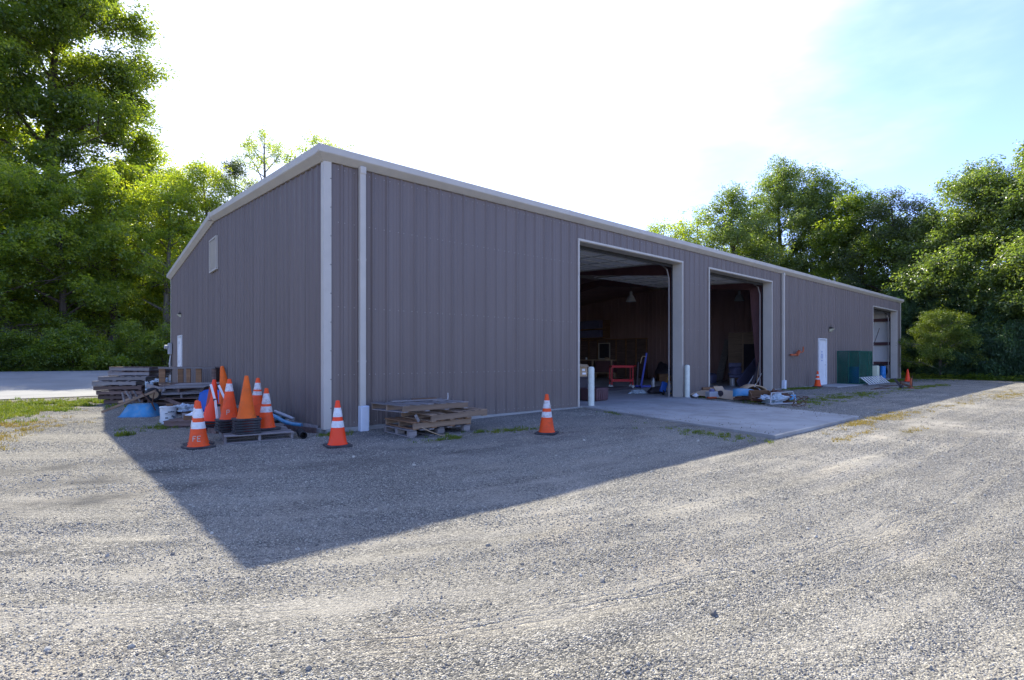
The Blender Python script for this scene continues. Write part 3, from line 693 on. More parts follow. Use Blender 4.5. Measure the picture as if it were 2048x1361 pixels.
for sx in (-1, 1):
    s = MB().box((sx*.09, -.005, 1.45), (.035, .006, .13)).box((sx*.055, -.005, 1.54), (.05, .0055, .035)).box((sx*.055, -.005, 1.36), (.05, .0055, .035)); s.obj('placard_mark', M['blue'], d)

gh = bpy.data.objects.new('side_door', None); C.objects.link(gh); gh.parent = bld; gh.location = (0, 15.95, 0); gh.rotation_euler = (0, 0, R(-90))
man_door(gh)
# louvre vent in the gable
vt = MB(); y0, y1, z0, z1 = 8.78, 9.78, 4.12, 5.12; x = -.055
vt.box((x, y0, (z0+z1)/2), (.06, .05, 1.05)).box((x, y1, (z0+z1)/2), (.06, .05, 1.05)).box((x, (y0+y1)/2, z0), (.06, .95, .05)).box((x, (y0+y1)/2, z1), (.06, .95, .05))
v = vt.obj('louvre_vent', M['trim'], bld)
for k in range(14):
    MB().box((x, (y0+y1)/2, z0+.07+k*.066), (.012, .94, .058), Euler((0, R(-38), 0)).to_matrix()).obj('louvre_slat', M['insul2'], v)
MB().box((-.028, 9.28, 4.62), (.01, .95, .95)).obj('insect_screen', M['bronze'], v)
# wall lights
def wall_light(x, y, z, rz, k=.8):
    l = bpy.data.objects.new('wall_light', None); C.objects.link(l); l.parent = bld; l.location = (x, y, z); l.rotation_euler = (0, 0, rz); l.scale = (k, k, k)
    MB().box((0, -.08, .10), (.24, .16, .12)).obj('housing', M['bronze'], l, bevel=.02)
    MB().prism([(0, -.12), (-.05, -.13), (-.22, .02), (-.22, .05), (0, .05)], 'x', -.11, .11).obj('lens', M['lamp_glass'], l)
    MB().tube([(.02, -.05, .15), (.02, -.06, .24), (.04, -.05, .28)], .015, 6).obj('photocell', M['bronze'], l)
wall_light(24.9, -.03, 2.75, 0); wall_light(-.03, 15.8, 3.12, R(-90), .62)
# meter box and conduit near the back corner
mt = MB().box((-.10, 18.3, 1.78), (.13, .36, .50)).box((-.08, 18.25, 1.25), (.06, .06, .5)).obj('meter_box', M['grey_box'], bld, bevel=.02)
MB().lathe([(.09, 0), (.09, .10), (.07, .12)], 16).obj('meter', M['galv'], mt, (-.20, 18.25, 1.85), (0, R(-90), 0))
MB().tube([(-.10, 18.1, 1.44), (-.14, 18.08, 1.1), (-.10, 18.12, .7), (-.1, 18.12, .1)], .03, 8).obj('conduit', M['galv'], mt)
# pipe elbow and metal lug on the front wall between spout and door
br = MB(); br.bar((20.25, -.10, 1.50), (20.75, -.16, 1.50), .05, .07); br.bar((20.72, -.16, 1.48), (20.98, -.18, 1.66), .10, .10); br.tube([(20.95, -.17, 1.62), (21.25, -.2, 1.62), (21.35, -.2, 1.66), (21.36, -.2, 1.86)], .03, 8)
br.obj('pipe_bracket', M['rust_orange'], bld, (-.2, 0, 0))

# interior: liner, insulation, frames
def liner(p0, p1, z0, z1f, name, m, rib=.3, h=.025, flip=False):
    p0 = Vector(p0); p1 = Vector(p1); d = (p1-p0); Ld = d.length; d.normalize(); nrm = Vector((d.y, -d.x, 0))*(-1 if flip else 1)
    mb = MB(); s = 0
    while s < Ld-1e-3:
        for a, b, ha, hb in ((0, .03, h, 0), (.03, rib-.03, 0, 0), (rib-.03, rib, 0, h)):
            a2 = min(s+a, Ld); b2 = min(s+b, Ld)
            if b2-a2 < 1e-4: continue
            P = p0+d*a2+nrm*ha; Q = p0+d*b2+nrm*hb
            mb.add([(P.x, P.y, z0), (Q.x, Q.y, z0), (Q.x, Q.y, z1f(Q.y)), (P.x, P.y, z1f(P.y))], [(0, 1, 2, 3)])
        s += rib
    return mb.obj(name, m, bld, fix=False)
zc = lambda y: rz_at(y)-.02
liner((25.0, .35, 0), (25.0, LY-.3, 0), BZ, zc, 'partition_wall', M['liner'], flip=True)
liner((.3, LY-.3, 0), (25.0, LY-.3, 0), BZ, zc, 'liner_wall', M['insul'])
liner((.3, .3, 0), (.3, LY-.3, 0), BZ, zc, 'liner_wall', M['insul'])
for a, b in ((.3, 6.78), (11.73, 13.38), (18.4, 31.7), (36.7, 37.3)):
    MB().box(((a+b)/2, .31, (EZ+BZ)/2), (b-a, .03, EZ-BZ)).obj('liner_wall', M['insul'], bld)
for a, b, z in OPEN[:3]: MB().box(((a+b)/2, .31, (EZ+z)/2+.03), (b-a+.06, .03, EZ-z-.05)).obj('liner_wall', M['insul2'], bld)
# far bay: white vinyl-faced insulation behind dark girts
for k in range(8):
    MB().box((37.25, .9+k*1.3, 2.5), (.06, 1.27, 4.85)).obj('insulation_panel', M['insul'], bld, bevel=.02)
for z in (1.02, 2.3, 3.85): MB().box((37.12, 5.2, z), (.16, 9.6, .20)).obj('girt', M['iron'], bld)
liner((30.6, .35, 0), (30.6, 10, 0), BZ, zc, 'partition_wall', M['liner'])
MB().box((34.2, 10.2, 2.6), (7, .06, 5.2)).obj('partition_wall', M['insul'], bld)
# ceiling: insulation strips between purlins
ipm = boxmesh((1.93, 1.40, .03))
ang = math.atan(PITCH)
for (x0, nX) in ((.35, 12), (31.0, 3)):
    for r in range(6):
        y = .35+r*1.48+.74
        for k in range(nX):
            ob('ceiling_panel', ipm, M['insul'], bld, (x0+.98+k*1.96, y, EZ+.0+PITCH*y+.10), (ang, 0, 0))
MB().add([(.3, .3, EZ+.13+PITCH*.3), (37.3, .3, EZ+.13+PITCH*.3), (37.3, 9.28, EZ+.13+PITCH*9.28), (.3, 9.28, EZ+.13+PITCH*9.28)], [(0, 1, 2, 3)]).obj('ceiling_backing', M['bronze'], bld, fix=False)
MB().add([(.3, 9.28, EZ+.10+PITCH*9.28), (37.3, 9.28, EZ+.10+PITCH*9.28), (37.3, LY-.3, EZ+.1), (.3, LY-.3, EZ+.1)], [(0, 1, 2, 3)]).obj('shaded_back_ceiling', M['liner'], bld, fix=False)  # back slope of the ceiling: its dimness is put into the dark colour
for r in range(7):
    y = .35+r*1.48; MB().box((18.8, y, EZ+PITCH*y-.02), (36.8, .07, .18)).obj('purlin', M['purlin'], bld)
for fx in (12.5, 18.6, 31.2):
    fr = MB(); 
    zt0 = EZ-.02
    fr.prism([(.36, BZ), (.60, BZ), (.95, 4.25), (9.28, 5.30), (9.28, 5.62), (.36, zt0)], 'x', fx-.10, fx+.10)
    fr.prism([(LY-.36, BZ), (LY-.60, BZ), (LY-.95, 4.25), (9.28, 5.30), (9.28, 5.62), (LY-.36, zt0)], 'x', fx-.10, fx+.10)
    fr.obj('rigid_frame', M['iron'], bld)

# ------------------------------------------------------------------ interior things
def hanging_lamp(x, y, z, label):
    t = thing('high_bay_lamp', label, 'lamp', (x, y, z))
    MB().tube([(0, 0, .25), (0, 0, EZ+.6-z)], .012, 6).obj('cable', M['bronze'], t)
    MB().lathe([(.05, .30), (.07, .25), (.07, .12), (.12, .10), (.24, -.18), (.23, -.18), (.11, .08)], 20, cap=False).obj('shade', M['galv'], t, smooth=True)
    MB().lathe([(.03, .1), (.05, 0), (.045, -.06), (.0, -.09)], 12).obj('bulb', M['paper'], t, smooth=True)
hanging_lamp(17.0, 5.96, 4.25, 'high bay lamp hanging inside the left open bay, over the red cart')
hanging_lamp(21.5, 2.85, 4.35, 'bell shaped lamp hanging inside the second open bay, near its header')

t = thing('utility_cart', 'red two-shelf metal utility cart parked inside the left bay', 'cart', (14.7, 4.76, .08), R(-40))
for z in (.28, .88): MB().box((0, 0, z), (.92, .5, .03)).box((0, -.25, z+.03), (.92, .02, .09)).box((0, .25, z+.03), (.92, .02, .09)).box((-.46, 0, z+.03), (.02, .5, .09)).box((.46, 0, z+.03), (.02, .5, .09)).obj('shelf', M['red'], t)
for sx in (-.45, .45):
    for sy in (-.24, .24):
        MB().bar((sx, sy, .12), (sx, sy, .93), .04, .04).obj('leg', M['red'], t)
        MB().tube([(sx, sy-.02, .06), (sx, sy+.02, .06)], .06, 12).obj('caster', M['galv'], t)
MB().tube([(.46, -.2, .9), (.6, -.2, .95), (.6, .2, .95), (.46, .2, .9)], .015, 6).obj('handle', M['red'], t)

t = thing('storage_bin', 'large dark brown plastic bin just inside the left jamb of the left bay', 'bin', (8.55, 1.0, .08), R(10))
MB().box((0, 0, .2), (.68, .55, .38), None, 1.06).obj('body', M['bin'], t, bevel=.03)
for k in range(5): MB().box((-.26+k*.13, -.285, .2), (.02, .02, .32)).obj('rib', M['bin'], t)
t = thing('storage_box', 'black plastic box behind the white bollard, under the labelled carton', 'box', (8.36, 1.5, .08), R(5))
MB().box((0, 0, .34), (.52, .5, .66)).obj('body', M['dark'], t, bevel=.03); MB().box((0, 0, .69), (.55, .54, .05)).obj('lid', M['dark'], t)
t = thing('cardboard_box', 'brown carton with two white labels on the black box inside the left bay', 'box', (8.30, 1.45, .80), R(-20))
MB().box((0, 0, .15), (.46, .36, .30)).obj('body', M['card'], t)
MB().box((.10, -.182, .20), (.10, .004, .07)).box((.12, -.182, .09), (.12, .004, .06)).obj('shipping_label', M['paper'], t)
MB().box((0, -.24, .33), (.45, .16, .008), Euler((R(25), 0, 0)).to_matrix()).box((0, .24, .33), (.45, .16, .008), Euler((R(-35), 0, 0)).to_matrix()).obj('flap', M['card'], t)

t = thing('workbench', 'long wooden workbench with dark red drawers at the back left of the left bay', 'workbench', (22.3, 12.8, .25), R(90+23))
MB().box((0, 0, .98), (2.7, .8, .06)).obj('bench_top', M['ply'], t)
for sx in (-1.25, 0, 1.25):
    for sy in (-.33, .33): MB().bar((sx, sy, -.17), (sx, sy, .95), .09, .09).obj('leg', M['ply'], t)
MB().box((-.8, 0, .55), (1.2, .7, .7)).obj('drawer_unit', M['iron'], t)
MB().box((0, 0, .15), (2.5, .7, .04)).obj('lower_shelf', M['ply'], t)
for k, (sx, h, rr, mm, lb, ct) in enumerate(((-1.1, .28, .05, 'paper', 'white bottle standing at the left of the workbench', 'bottle'), (-.5, .16, .06, 'paper', 'short white tub on the middle of the workbench', 'tub'), (.9, .14, .16, 'ply', 'tan box standing at the right end of the workbench', 'box'))):
    o = MB().lathe([(rr, 0), (rr, h*.8), (rr*.6, h*.86), (rr*.4, h)], 12).obj(('bottle', 'tub', 'supply_box')[k], M[mm], None, (22.25+sx*.38, 12.8-sx*.9, 1.26)); tag(o, lb, ct)
t = thing('stud_partition', 'tan timber stud partition with a framed window at the back of the left bay', 'partition', (24.3, 13.4, .08), R(-90))
for k in range(9):
    MB().box((-3.2+k*.8, 0, 1.25), (.045, .10, 2.5)).obj('stud', M['wood_brown'], t)
MB().box((0, 0, 2.53), (6.6, .12, .06)).obj('top_plate', M['wood_brown'], t)
MB().box((0, .07, 1.25), (6.5, .02, 2.5)).obj('sheathing', M['wood_dark'], t)
wf = MB().box((-.62, -.08, 1.75), (.06, .05, 1.05)).box((.32, -.08, 1.75), (.06, .05, 1.05)).box((-.15, -.08, 2.28), (1.0, .05, .06)).box((-.15, -.08, 1.23), (1.0, .05, .06)).obj('window_frame', M['trim'], t)
MB().box((-.15, -.06, 1.75), (.9, .01, 1.0)).obj('window_pane', M['dark'], wf)
t = thing('shelf_rack', 'loaded storage rack high at the back left of the left bay', 'rack', (23.9, 14.4, 2.72), R(-90))
for z, hh in ((0, .5), (.6, .55)):
    MB().box((0, 0, z), (2.6, .8, .05)).obj('shelf', M['wood_brown'], t); MB().box((-.1, -.05, z+hh/2+.03), (2.2, .6, hh)).obj('stacked_board', M['bluegrey'], t)
for sx in (-1.28, 1.28): MB().bar((sx, 0, 0), (sx, 0, 1.2), .06, .6).obj('upright', M['wood_brown'], t)

t = thing('engine_hoist', 'blue leaning steel hoist with a tan strap standing in the left bay', 'hoist', (15.45, 4.1, .08), R(-40))
MB().bar((-.14, 0, .1), (.10, 0, 1.5), .07, .07).obj('mast', M['blue_steel'], t)
MB().bar((-.4, 0, .06), (.3, 0, .06), .08, .08).bar((-.2, -.4, .05), (-.2, .4, .05), .07, .07).obj('base', M['blue_steel'], t)
MB().tube([(.06, -.05, 1.34), (-.08, -.05, 1.36), (-.14, -.05, 1.25), (-.18, -.05, 1.05)], .018, 6).obj('strap', M['card'], t)
MB().bar((-.32, .1, .1), (-.26, .1, 1.1), .25, .06).obj('back_plate', M['dark'], t)
t = thing('hand_truck', 'blue and yellow hand truck leaning at the right jamb of the left bay', 'hand truck', (12.2, .85, .08), R(-40)); t.scale = (.72, .72, .72)
for sx in (-.16, .16): MB().bar((sx, 0, .05), (sx+.28, .15, 1.0), .03, .03).obj('rail', M['yellow'], t)
for z in (.3, .55): MB().bar((-.16+z*.28, .03, z), (.16+z*.28, .03, z), .03, .02).obj('crossbar', M['yellow'], t)
for sx in (-.2, .2): MB().tube([(sx-.03, 0, .12), (sx+.03, 0, .12)], .12, 14).obj('wheel', M['tyre'], t)
MB().box((-.18, .05, .38), (.28, .16, .5), Euler((0, R(15), 0)).to_matrix()).obj('tool_bag', M['blue'], t, bevel=.04)
def lumpy(name, label, cat, loc, dims, m, seed=1, amp=.2, rz=0, sub=2):
    crump = amp >= .3
    if crump: sub = 3
    bm = bmesh.new(); bmesh.ops.create_icosphere(bm, subdivisions=sub+1, radius=1)
    r = random.Random(seed); ph = [r.uniform(0, 6) for _ in range(6)]
    for v in bm.verts:
        p = v.co; k = 1+amp*(math.sin(p.x*4+ph[0])+math.sin(p.y*5+ph[1])+math.sin(p.z*6+ph[2])+math.sin((p.x+p.y)*9+ph[3])*.6)/2
        v.co = Vector((p.x*k*dims[0]/2, p.y*k*dims[1]/2, max(p.z*k, -.55)*dims[2]/1.6+.55*dims[2]/1.6))
    if crump:
        for v in bm.verts:
            a = np.array([v.co.x/dims[0], v.co.y/dims[1], v.co.z/dims[2]])*9+seed*3.1
            q = abs(float(vnoise(a[0]+a[2], a[1]-a[2]))-.5)+.6*abs(float(vnoise(a[0]*2.3, a[1]*2.3+a[2]*2))-.5)
            v.co *= .72+.75*q
    me = bpy.data.meshes.new(name); bm.to_mesh(me); bm.free()
    for p in me.polygons: p.use_smooth = not crump
    return tag(ob(name, me, m, None, loc, (0, 0, rz)), label, cat)
lumpy('tarp', 'dark crumpled tarp on the floor near the right jamb of the left bay', 'tarp', (12.7, 1.6, .08), (1.0, .5, .24), M['dark'], 3)
lumpy('rag_pile', 'low dark heap of rags on the floor in front of the red cart', 'rags', (12.9, 3.9, .08), (2.6, .5, .14), M['dark'], 5)
lumpy('plastic_wrap', 'crumpled pale plastic wrap beside the dark tarp in the left bay', 'plastic wrap', (12.0, 1.95, .08), (.6, .3, .14), M['bag'], 6, .35)
lumpy('equipment_pile', 'dark heap of equipment at the back right of the left bay', 'equipment', (22.6, 7.9, .08), (.9, .9, 1.0), M['dark'], 8)
tag(MB().box((0, 0, .2), (.55, .4, .4)).box((.5, .1, .15), (.4, .4, .3), Euler((0, 0, .4)).to_matrix()).obj('carton_pile', M['wood_brown'], None, (21.6, 7.2, .08), (0, 0, -.7)), 'brown cartons at the back right of the left bay', 'cartons')
lumpy('pipe_clamp', 'small pale clamp standing on the floor by the dark tarp', 'clamp', (13.3, 2.2, .08), (.16, .12, .55), M['galv'], 14)

# second bay contents
t = thing('cabinet', 'tall tan wooden cabinet with a dark doorway panel in the second bay', 'cabinet', (22.7, 3.12, .08), R(-90))
MB().box((0, 0, 1.29), (1.5, .6, 2.58)).obj('body', M['wood_tan'], t)
MB().box((.38, .0, 1.0), (.62, .64, 1.95)).obj('dark_panel', M['dark'], t); MB().box((.02, -.31, 1.29), (.05, .02, 2.5)).obj('batten', M['ply'], t)
def leaning(name, label, cat, a, b, w_, th, m, up=(0, 1, 0)): return tag(MB().bar(a, b, w_, th, up).obj(name, m), label, cat)
leaning('plank', 'wide pale grey plank leaning upright at the back left of the second bay', 'plank', (24.2, 5.35, .08), (24.85, 5.1, 2.4), .40, .04, M['wood_grey'], (1, 0, 0))
leaning('panel', 'blue grey laminate panel leaning diagonally in the second bay', 'panel', (19.6, 1.95, .08), (21.1, 1.5, 1.5), .62, .05, M['bluegrey'], (0, 1, 0))
leaning('plank', 'dark narrow plank leaning beside the right jamb of the second bay', 'plank', (17.9, .62, .08), (18.5, .5, 1.2), .2, .04, M['dark'], (0, 1, 0))
leaning('steel_tube', 'left one of two short bright steel tubes standing in the second bay', 'tube', (18.0, .86, .10), (18.35, .62, .74), .035, .035, M['white'])
leaning('steel_tube', 'right one of two short bright steel tubes standing in the second bay', 'tube', (18.2, .62, .10), (18.5, .44, .72), .035, .035, M['white'])
leaning('lath', 'thin tan lath leaning against the right jamb of the second bay', 'lath', (17.9, .40, .08), (18.2, .40, 1.2), .03, .03, M['wood_tan'])
t = thing('chair', 'low padded chair with a blanket in front of the cabinet in the second bay', 'chair', (20.4, 2.5, .08), R(-60))
MB().box((0, 0, .42), (.55, .5, .12)).obj('seat', M['bluegrey'], t, bevel=.03); MB().box((0, .26, .75), (.55, .1, .6), Euler((R(-14), 0, 0)).to_matrix()).obj('backrest', M['bluegrey'], t, bevel=.03)
for sx in (-.26, .26):
    for sy in (-.22, .22): MB().bar((sx, sy, 0), (sx, sy, .4), .04, .04).obj('leg', M['wood_tan'], t)
    MB().bar((sx, -.22, .62), (sx, .26, .62), .05, .04).obj('armrest', M['wood_tan'], t)
lumpy('blanket', 'dark blue blanket thrown over the chair in the second bay', 'blanket', (20.4, 2.5, .55), (.7, .55, .4), M['bluegrey'], 21, .25)
t = thing('paint_can', 'small grey can on the floor in front of the chair', 'can', (19.5, 2.2, .08)); MB().lathe([(.12, 0), (.12, .33), (.11, .33), (.11, .35)], 16).obj('body', M['galv'], t); MB().tube([(-.12, 0, .28), (0, -.1, .38), (.12, 0, .28)], .006, 5).obj('handle', M['galv'], t)
lumpy('cloth_pile', 'purple grey cloth pile at the left edge of the second bay', 'cloth', (21.5, 4.4, .08), (.6, .6, .6), M['bluegrey'], 23)

# ------------------------------------------------------------------ bollards
for (x, y, h, lb) in ((7.05, -.17, 1.12, 'pale painted pipe bollard at the left jamb of the left bay'), (11.70, -.20, 1.13, 'pale painted pipe bollard between the two open bays')):
    t = thing('bollard', lb, 'bollard', (x, y, .0), 0, 'bollards by the left bay')
    MB().lathe([(.083, -.1), (.083, h-.05), (.078, h-.02), (.06, h), (.02, h+.012)], 24).obj('pipe', M['bollard'], t, smooth=True)
    MB().lathe([(.13, -.05), (.12, .09), (.09, .10)], 16).obj('footing', M['concrete'], t)

# ------------------------------------------------------------------ traffic cones
def cone_prof(h, r0, r1, n=6):
    return [(r0*1.12, .04), (r0, .065)]+[(r0+(r1-r0)*k/n, .065+(h-.075)*k/n) for k in range(1, n+1)]+[(r1*.9, h-.003), (r1*.6, h)]
def band_mesh(h, r0, r1, za, zb):
    f = lambda z: r0+(r1-r0)*(z-.065)/(h-.075)
    return MB().lathe([(f(za)+.0005, za), (f(za)+.0028, za+.001), (f(zb)+.0028, zb-.001), (f(zb)+.0005, zb)], 28, cap=False).mesh('band', True)
_cm = {}
def cone_meshes(h, big=False):
    if h in _cm: return _cm[h]
    r0 = .135*(h/.71)**.6; r1 = .03
    body = MB().lathe(cone_prof(h, r0, r1), 28).mesh('cone_body', True)
    s = .185*(h/.71)**.5; c = s*.35
    b = MB().prism([(-s+c*.4, -s), (s-c*.4, -s), (s, -s+c*.4), (s, s-c*.4), (s-c*.4, s), (-s+c*.4, s), (-s, s-c*.4), (-s, -s+c*.4)], 'z', .006, .038)
    for sx in (-1, 1):
        for sy in (-1, 1): b.box((sx*s*.75, sy*s*.75, .004), (.06, .06, .012))
    _cm[h] = (body, b.mesh('cone_base'), r0, r1); return _cm[h]
def cone(loc, label, rz=0, h=.71, bands=((.30, .40), (.46, .60)), m='orange', bm='band', tilt=(0, 0), base=True, group='orange traffic cones', text=None):
    t = thing('traffic_cone', label, 'traffic cone', loc, 0, group, (R(tilt[0]), R(tilt[1]), rz))
    body, bs, r0, r1 = cone_meshes(h)
    b = ob('cone_body', body, None, t); 
    b.data = body
    if not body.materials: body.materials.append(M[m])
    b.material_slots[0].link = 'OBJECT'; b.material_slots[0].material = M[m]
    if base: ob('base', bs, M['rubber'], t, bevel=.006)
    for (a, c) in bands: ob('reflective_band', band_mesh(h, r0, r1, a*h/.71, c*h/.71), M[bm], t)
    if text:
        s = MB(); hh = .075
        segs = {'F': [((0, 0), (0, 1)), ((0, 1), (.55, 1)), ((0, .55), (.45, .55))], 'E': [((0, 0), (0, 1)), ((0, 1), (.55, 1)), ((0, .52), (.45, .52)), ((0, 0), (.55, 0))], 'P': [((0, 0), (0, 1)), ((0, 1), (.5, 1)), ((.5, 1), (.5, .55)), ((0, .5), (.5, .5))]}
        zb = .12; f = lambda z: r0+(r1-r0)*(z-.065)/(h-.075)+.003
        for k, chh in enumerate(text):
            x0 = (k-len(text)/2)*.062+.008
            for (p, q) in segs[chh]:
                P = []
                for (px, pz) in (p, q):
                    z = zb+pz*hh; x = x0+px*hh; rr = f(z); an = x/rr
                    P.append((rr*math.sin(an), -rr*math.cos(an), z))
                s.bar(P[0], P[1], .012, .004, (0, -1, .2))
        s.obj('stencilled_letters', M['stencil'], t, rot=(0, 0, -rz-.33))
    return t
g = G
def cg(x, y): return (x, y, g(x, y)-.004)
cone(cg(-2.02, -.25), 'striped orange cone with stencilled letters, nearest the camera in front of the cone pallet', R(14), m='orange', text='FE')
cone(cg(-1.965, .07), 'striped cone almost hidden right behind the front left cone', R(5), tilt=(0, -2), h=.70)
cone(cg(-.36, -1.48), 'bright red orange cone with two clean white bands standing by the building corner', R(-8), m='orange_r')
cone(cg(2.98, -2.66), 'slightly worn orange cone with scuffed bands standing alone right of the pallet pile', R(30), bm='band_w', m='orange')
cone((22.1, -.45, .06), 'grimy orange cone with worn bands in front of the white side door', R(10), bm='band_w', m='orange', bands=((.33, .40), (.50, .57)))
cone((31.5, -1.7, .04), 'plain orange cone standing behind the red floor jack at the far end', R(10), bands=(), m='orange_r', h=.71)

# ------------------------------------------------------------------ pallets
_bd = {}
def pallet(loc, rz, label, m='wood_grey', L=1.22, D=1.02, tilt=(0, 0), seed=0, nb=7, missing=(), block=False, group='wooden pallets', m2=None):
    r = random.Random(seed*31+5)
    t = thing('wooden_pallet', label, 'pallet', loc, 0, group, (R(tilt[0]), R(tilt[1]), rz))
    th = .017; sh = .092
    bmz = [boxmesh((D, .12, th)), boxmesh((D, .09, th)), boxmesh((D, .14, th))]
    for k in range(nb):
        if k in missing: continue
        x = -L/2+.06+k*(L-.12)/(nb-1)
        ob('deck_board', bmz[2] if k in (0, nb-1) else bmz[r.randint(0, 1)], None, t, (x+r.uniform(-.01, .01), r.uniform(-.012, .012), th+sh+th/2+.001), (0, r.uniform(-.008, .008), PI/2+r.uniform(-.012, .012)))
    for k in range(4):
        x = -L/2+.05+k*(L-.10)/3
        ob('bottom_board', bmz[1], None, t, (x, r.uniform(-.01, .01), th/2), (0, 0, PI/2+r.uniform(-.01, .01)))
    for k in range(3):
        y = -D/2+.02+k*(D-.04)/2
        if block:
            for q in range(3): ob('block', boxmesh((.14, .09, sh-.002)), None, t, (-L/2+.07+q*(L-.14)/2, y+(.03 if k == 0 else -.03 if k == 2 else 0), th+sh/2))
        else: ob('stringer', boxmesh((L, .038, sh-.002)), None, t, (0, y, th+sh/2), (0, 0, r.uniform(-.006, .006)))
    for ch in t.children:
        if not ch.data.materials: ch.data.materials.append(M['wood_grey'])
        ch.material_slots[0].link = 'OBJECT'
        ch.material_slots[0].material = M[m2] if (m2 and ch.name.startswith('stringer')) else M[m]
    return t
PH = .130
# pile against the front wall
z0 = g(1.5, -1)+.0
pallet((1.52, -1.0, z0), R(-1), 'block pallet at the very bottom of the pile by the front wall', 'wood_grey', 1.25, .98, seed=1, block=True, group='pallets piled by the front wall')
pallet((1.56, -.98, z0+.128), R(1), 'brown stringer pallet second from the bottom of the pile by the front wall', 'wood_brown', 1.22, 1.0, seed=2, m2='wood_tan', group='pallets piled by the front wall')
pallet((1.86, -1.06, z0+.262), R(2), 'tan pallet third from the bottom of the front wall pile, sticking out to the right', 'wood_tan', 1.25, 1.02, seed=3, m2='wood_tan', tilt=(0, -1), group='pallets piled by the front wall', missing=(2,))
pallet((1.45, -.88, z0+.415), R(4), 'topmost pallet of the front wall pile, overhanging at the left', 'wood_grey', 1.42, 1.05, seed=4, m2='wood_tan', tilt=(-1, .5), group='pallets piled by the front wall', nb=6)
for k, (a, b, lb) in enumerate((((1.0, -.60, .560), (2.0, -.75, .560), 'long loose grey slat lying across the top pallet of the front wall pile'), ((1.5, -.48, .566), (2.0, -.52, .566), 'short broken reddish slat on the back of the front wall pile'), ((1.72, -.95, .552), (2.05, -.85, .552), 'loose slat lying askew at the right of the front wall pile'))):
    tag(MB().bar((a[0], a[1], a[2]+z0), (b[0], b[1], b[2]+z0), .09, .02).obj('loose_slat', M['wood_brown' if k == 1 else 'wood_grey']), lb, 'slat')
tag(MB().tube([(2.10, -.8, .53+z0), (2.11, -.8, .60+z0), (2.10, -.81, .68+z0)], .006, 5).obj('strap_end', M['paper']), 'thin white strap end standing up from the front wall pallet pile', 'strap')
tag(MB().tube([(1.1, -1.52, .17), (1.2, -1.62, .10), (1.35, -1.72, .03), (1.5, -1.72, .02)], .008, 6).obj('strap_tail', M['card']), 'tan strap tail hanging from the front wall pallet pile to the gravel', 'strap')
tag(MB().box((1.02, -1.5, .33), (.05, .015, .15), Euler((R(10), R(-35), 0)).to_matrix()).obj('broken_slat', M['wood_grey']), 'short grey broken slat stuck at the near corner of the front wall pile', 'slat')

# pallet carrying the cones
pc = Vector((-1.06, .42)); pr = R(82)
zp = g(-1.06, .42)
pallet((pc.x, pc.y, zp), pr, 'grey pallet carrying the stacks of traffic cones beside the gable wall', 'wood_grey', 1.30, 1.02, seed=9, nb=6, group='pallets by the gable wall')
zt = zp+.13
ORD = ['first', 'second', 'third', 'fourth', 'fifth', 'sixth']
def nest(x, y, n, pitch, toplabel, underlabel, grp, **kw):
    for k in range(n):
        cone((x+random.uniform(-.003, .003), y+random.uniform(-.003, .003), zt+k*pitch), ORD[k]+' base from the bottom '+underlabel, R(random.uniform(-6, 6)), bands=(), m='orange_d', group=grp, h=kw.get('h', .71))
    return cone((x, y, zt+n*pitch), toplabel, R(3), **kw)
nest(-1.30, -.02, 5, .042, 'large plain faded orange cone on top of the front stack on the cone pallet', 'of the front cone stack, a nested cone', 'cones nested in the front stack', bands=(), m='orange_f', h=.73)
nest(-1.46, .42, 4, .042, 'orange cone with one white band and a stencilled letter, topping the left cone stack', 'of the left cone stack, a nested cone', 'cones nested in the left stack', bands=((.50, .63),), m='orange', bm='band_w', text='P')
cone((-.93, .22, zt), 'red orange cone with two worn bands standing on the right side of the cone pallet', R(8), bm='band_w', m='orange', bands=((.30, .40), (.44, .62)))
cone((-.92, .80, zt), 'striped cone nested second from the bottom at the back of the cone pallet', R(5), m='orange_d', bands=(), group='cones nested in the back stack')
cone((-.94, .80, zt+.16), 'dull red cone with two worn bands at the back right of the cone pallet', R(5), bm='band_w', m='orange', tilt=(0, 2), bands=((.40, .47), (.50, .62)))
cone((-1.17, 1.9, zp+.30), 'tall plain orange cone rising highest at the back, tilted against the gable wall side', R(5), bands=(), m='orange_f', h=.91, tilt=(0, -7))
cone((-1.51, 1.63, zp+.16), 'plain bright orange cone beside the blue seat, left of the white poles', R(5), bands=(), m='orange_r', h=.80, tilt=(0, 4))
for k in range(3):
    cone((-1.51, 1.63, zp+.02+k*.045), ORD[k]+' base from the bottom of the stack by the blue seat', R(4*k), bands=(), m='orange_d', h=.71, group='cones nested by the blue seat')
tag(MB().box((-1.18, 1.87, zp+.15), (.45, .4, .3)).obj('wooden_crate', M['wood_dark'], bevel=.01), 'dark wooden crate under the tallest orange cone', 'crate')
for k, (a, b, lb) in enumerate((((-1.56, .75, zp+.13), (-1.60, .79, .64), 'front left white plastic barricade post beside the cone pallet'), ((-1.50, .84, zp+.13), (-1.54, .84, .54), 'grey steel post between the two white barricade posts'), ((-1.38, .86, zp+.13), (-1.41, .91, .64), 'right white plastic barricade post standing behind the banded cone'))):
    t = thing('barricade_post', lb, 'post', (0, 0, 0))
    MB().bar(a, b, .045, .03).obj('post', M['white' if k != 1 else 'galv'], t)
    bb = Vector(b); MB().box(bb, (.055, .045, .04)).obj('black_cap', M['dark'], t)
leaning('white_strip', 'upper white strip leaning behind the barricade posts', 'strip', (-1.58, .9, .62), (-1.63, 1.0, .90), .035, .02, M['white'])
leaning('white_strip', 'second white strip leaning right of the upper one', 'strip', (-1.41, .96, .62), (-1.50, 1.04, .88), .035, .02, M['white'])

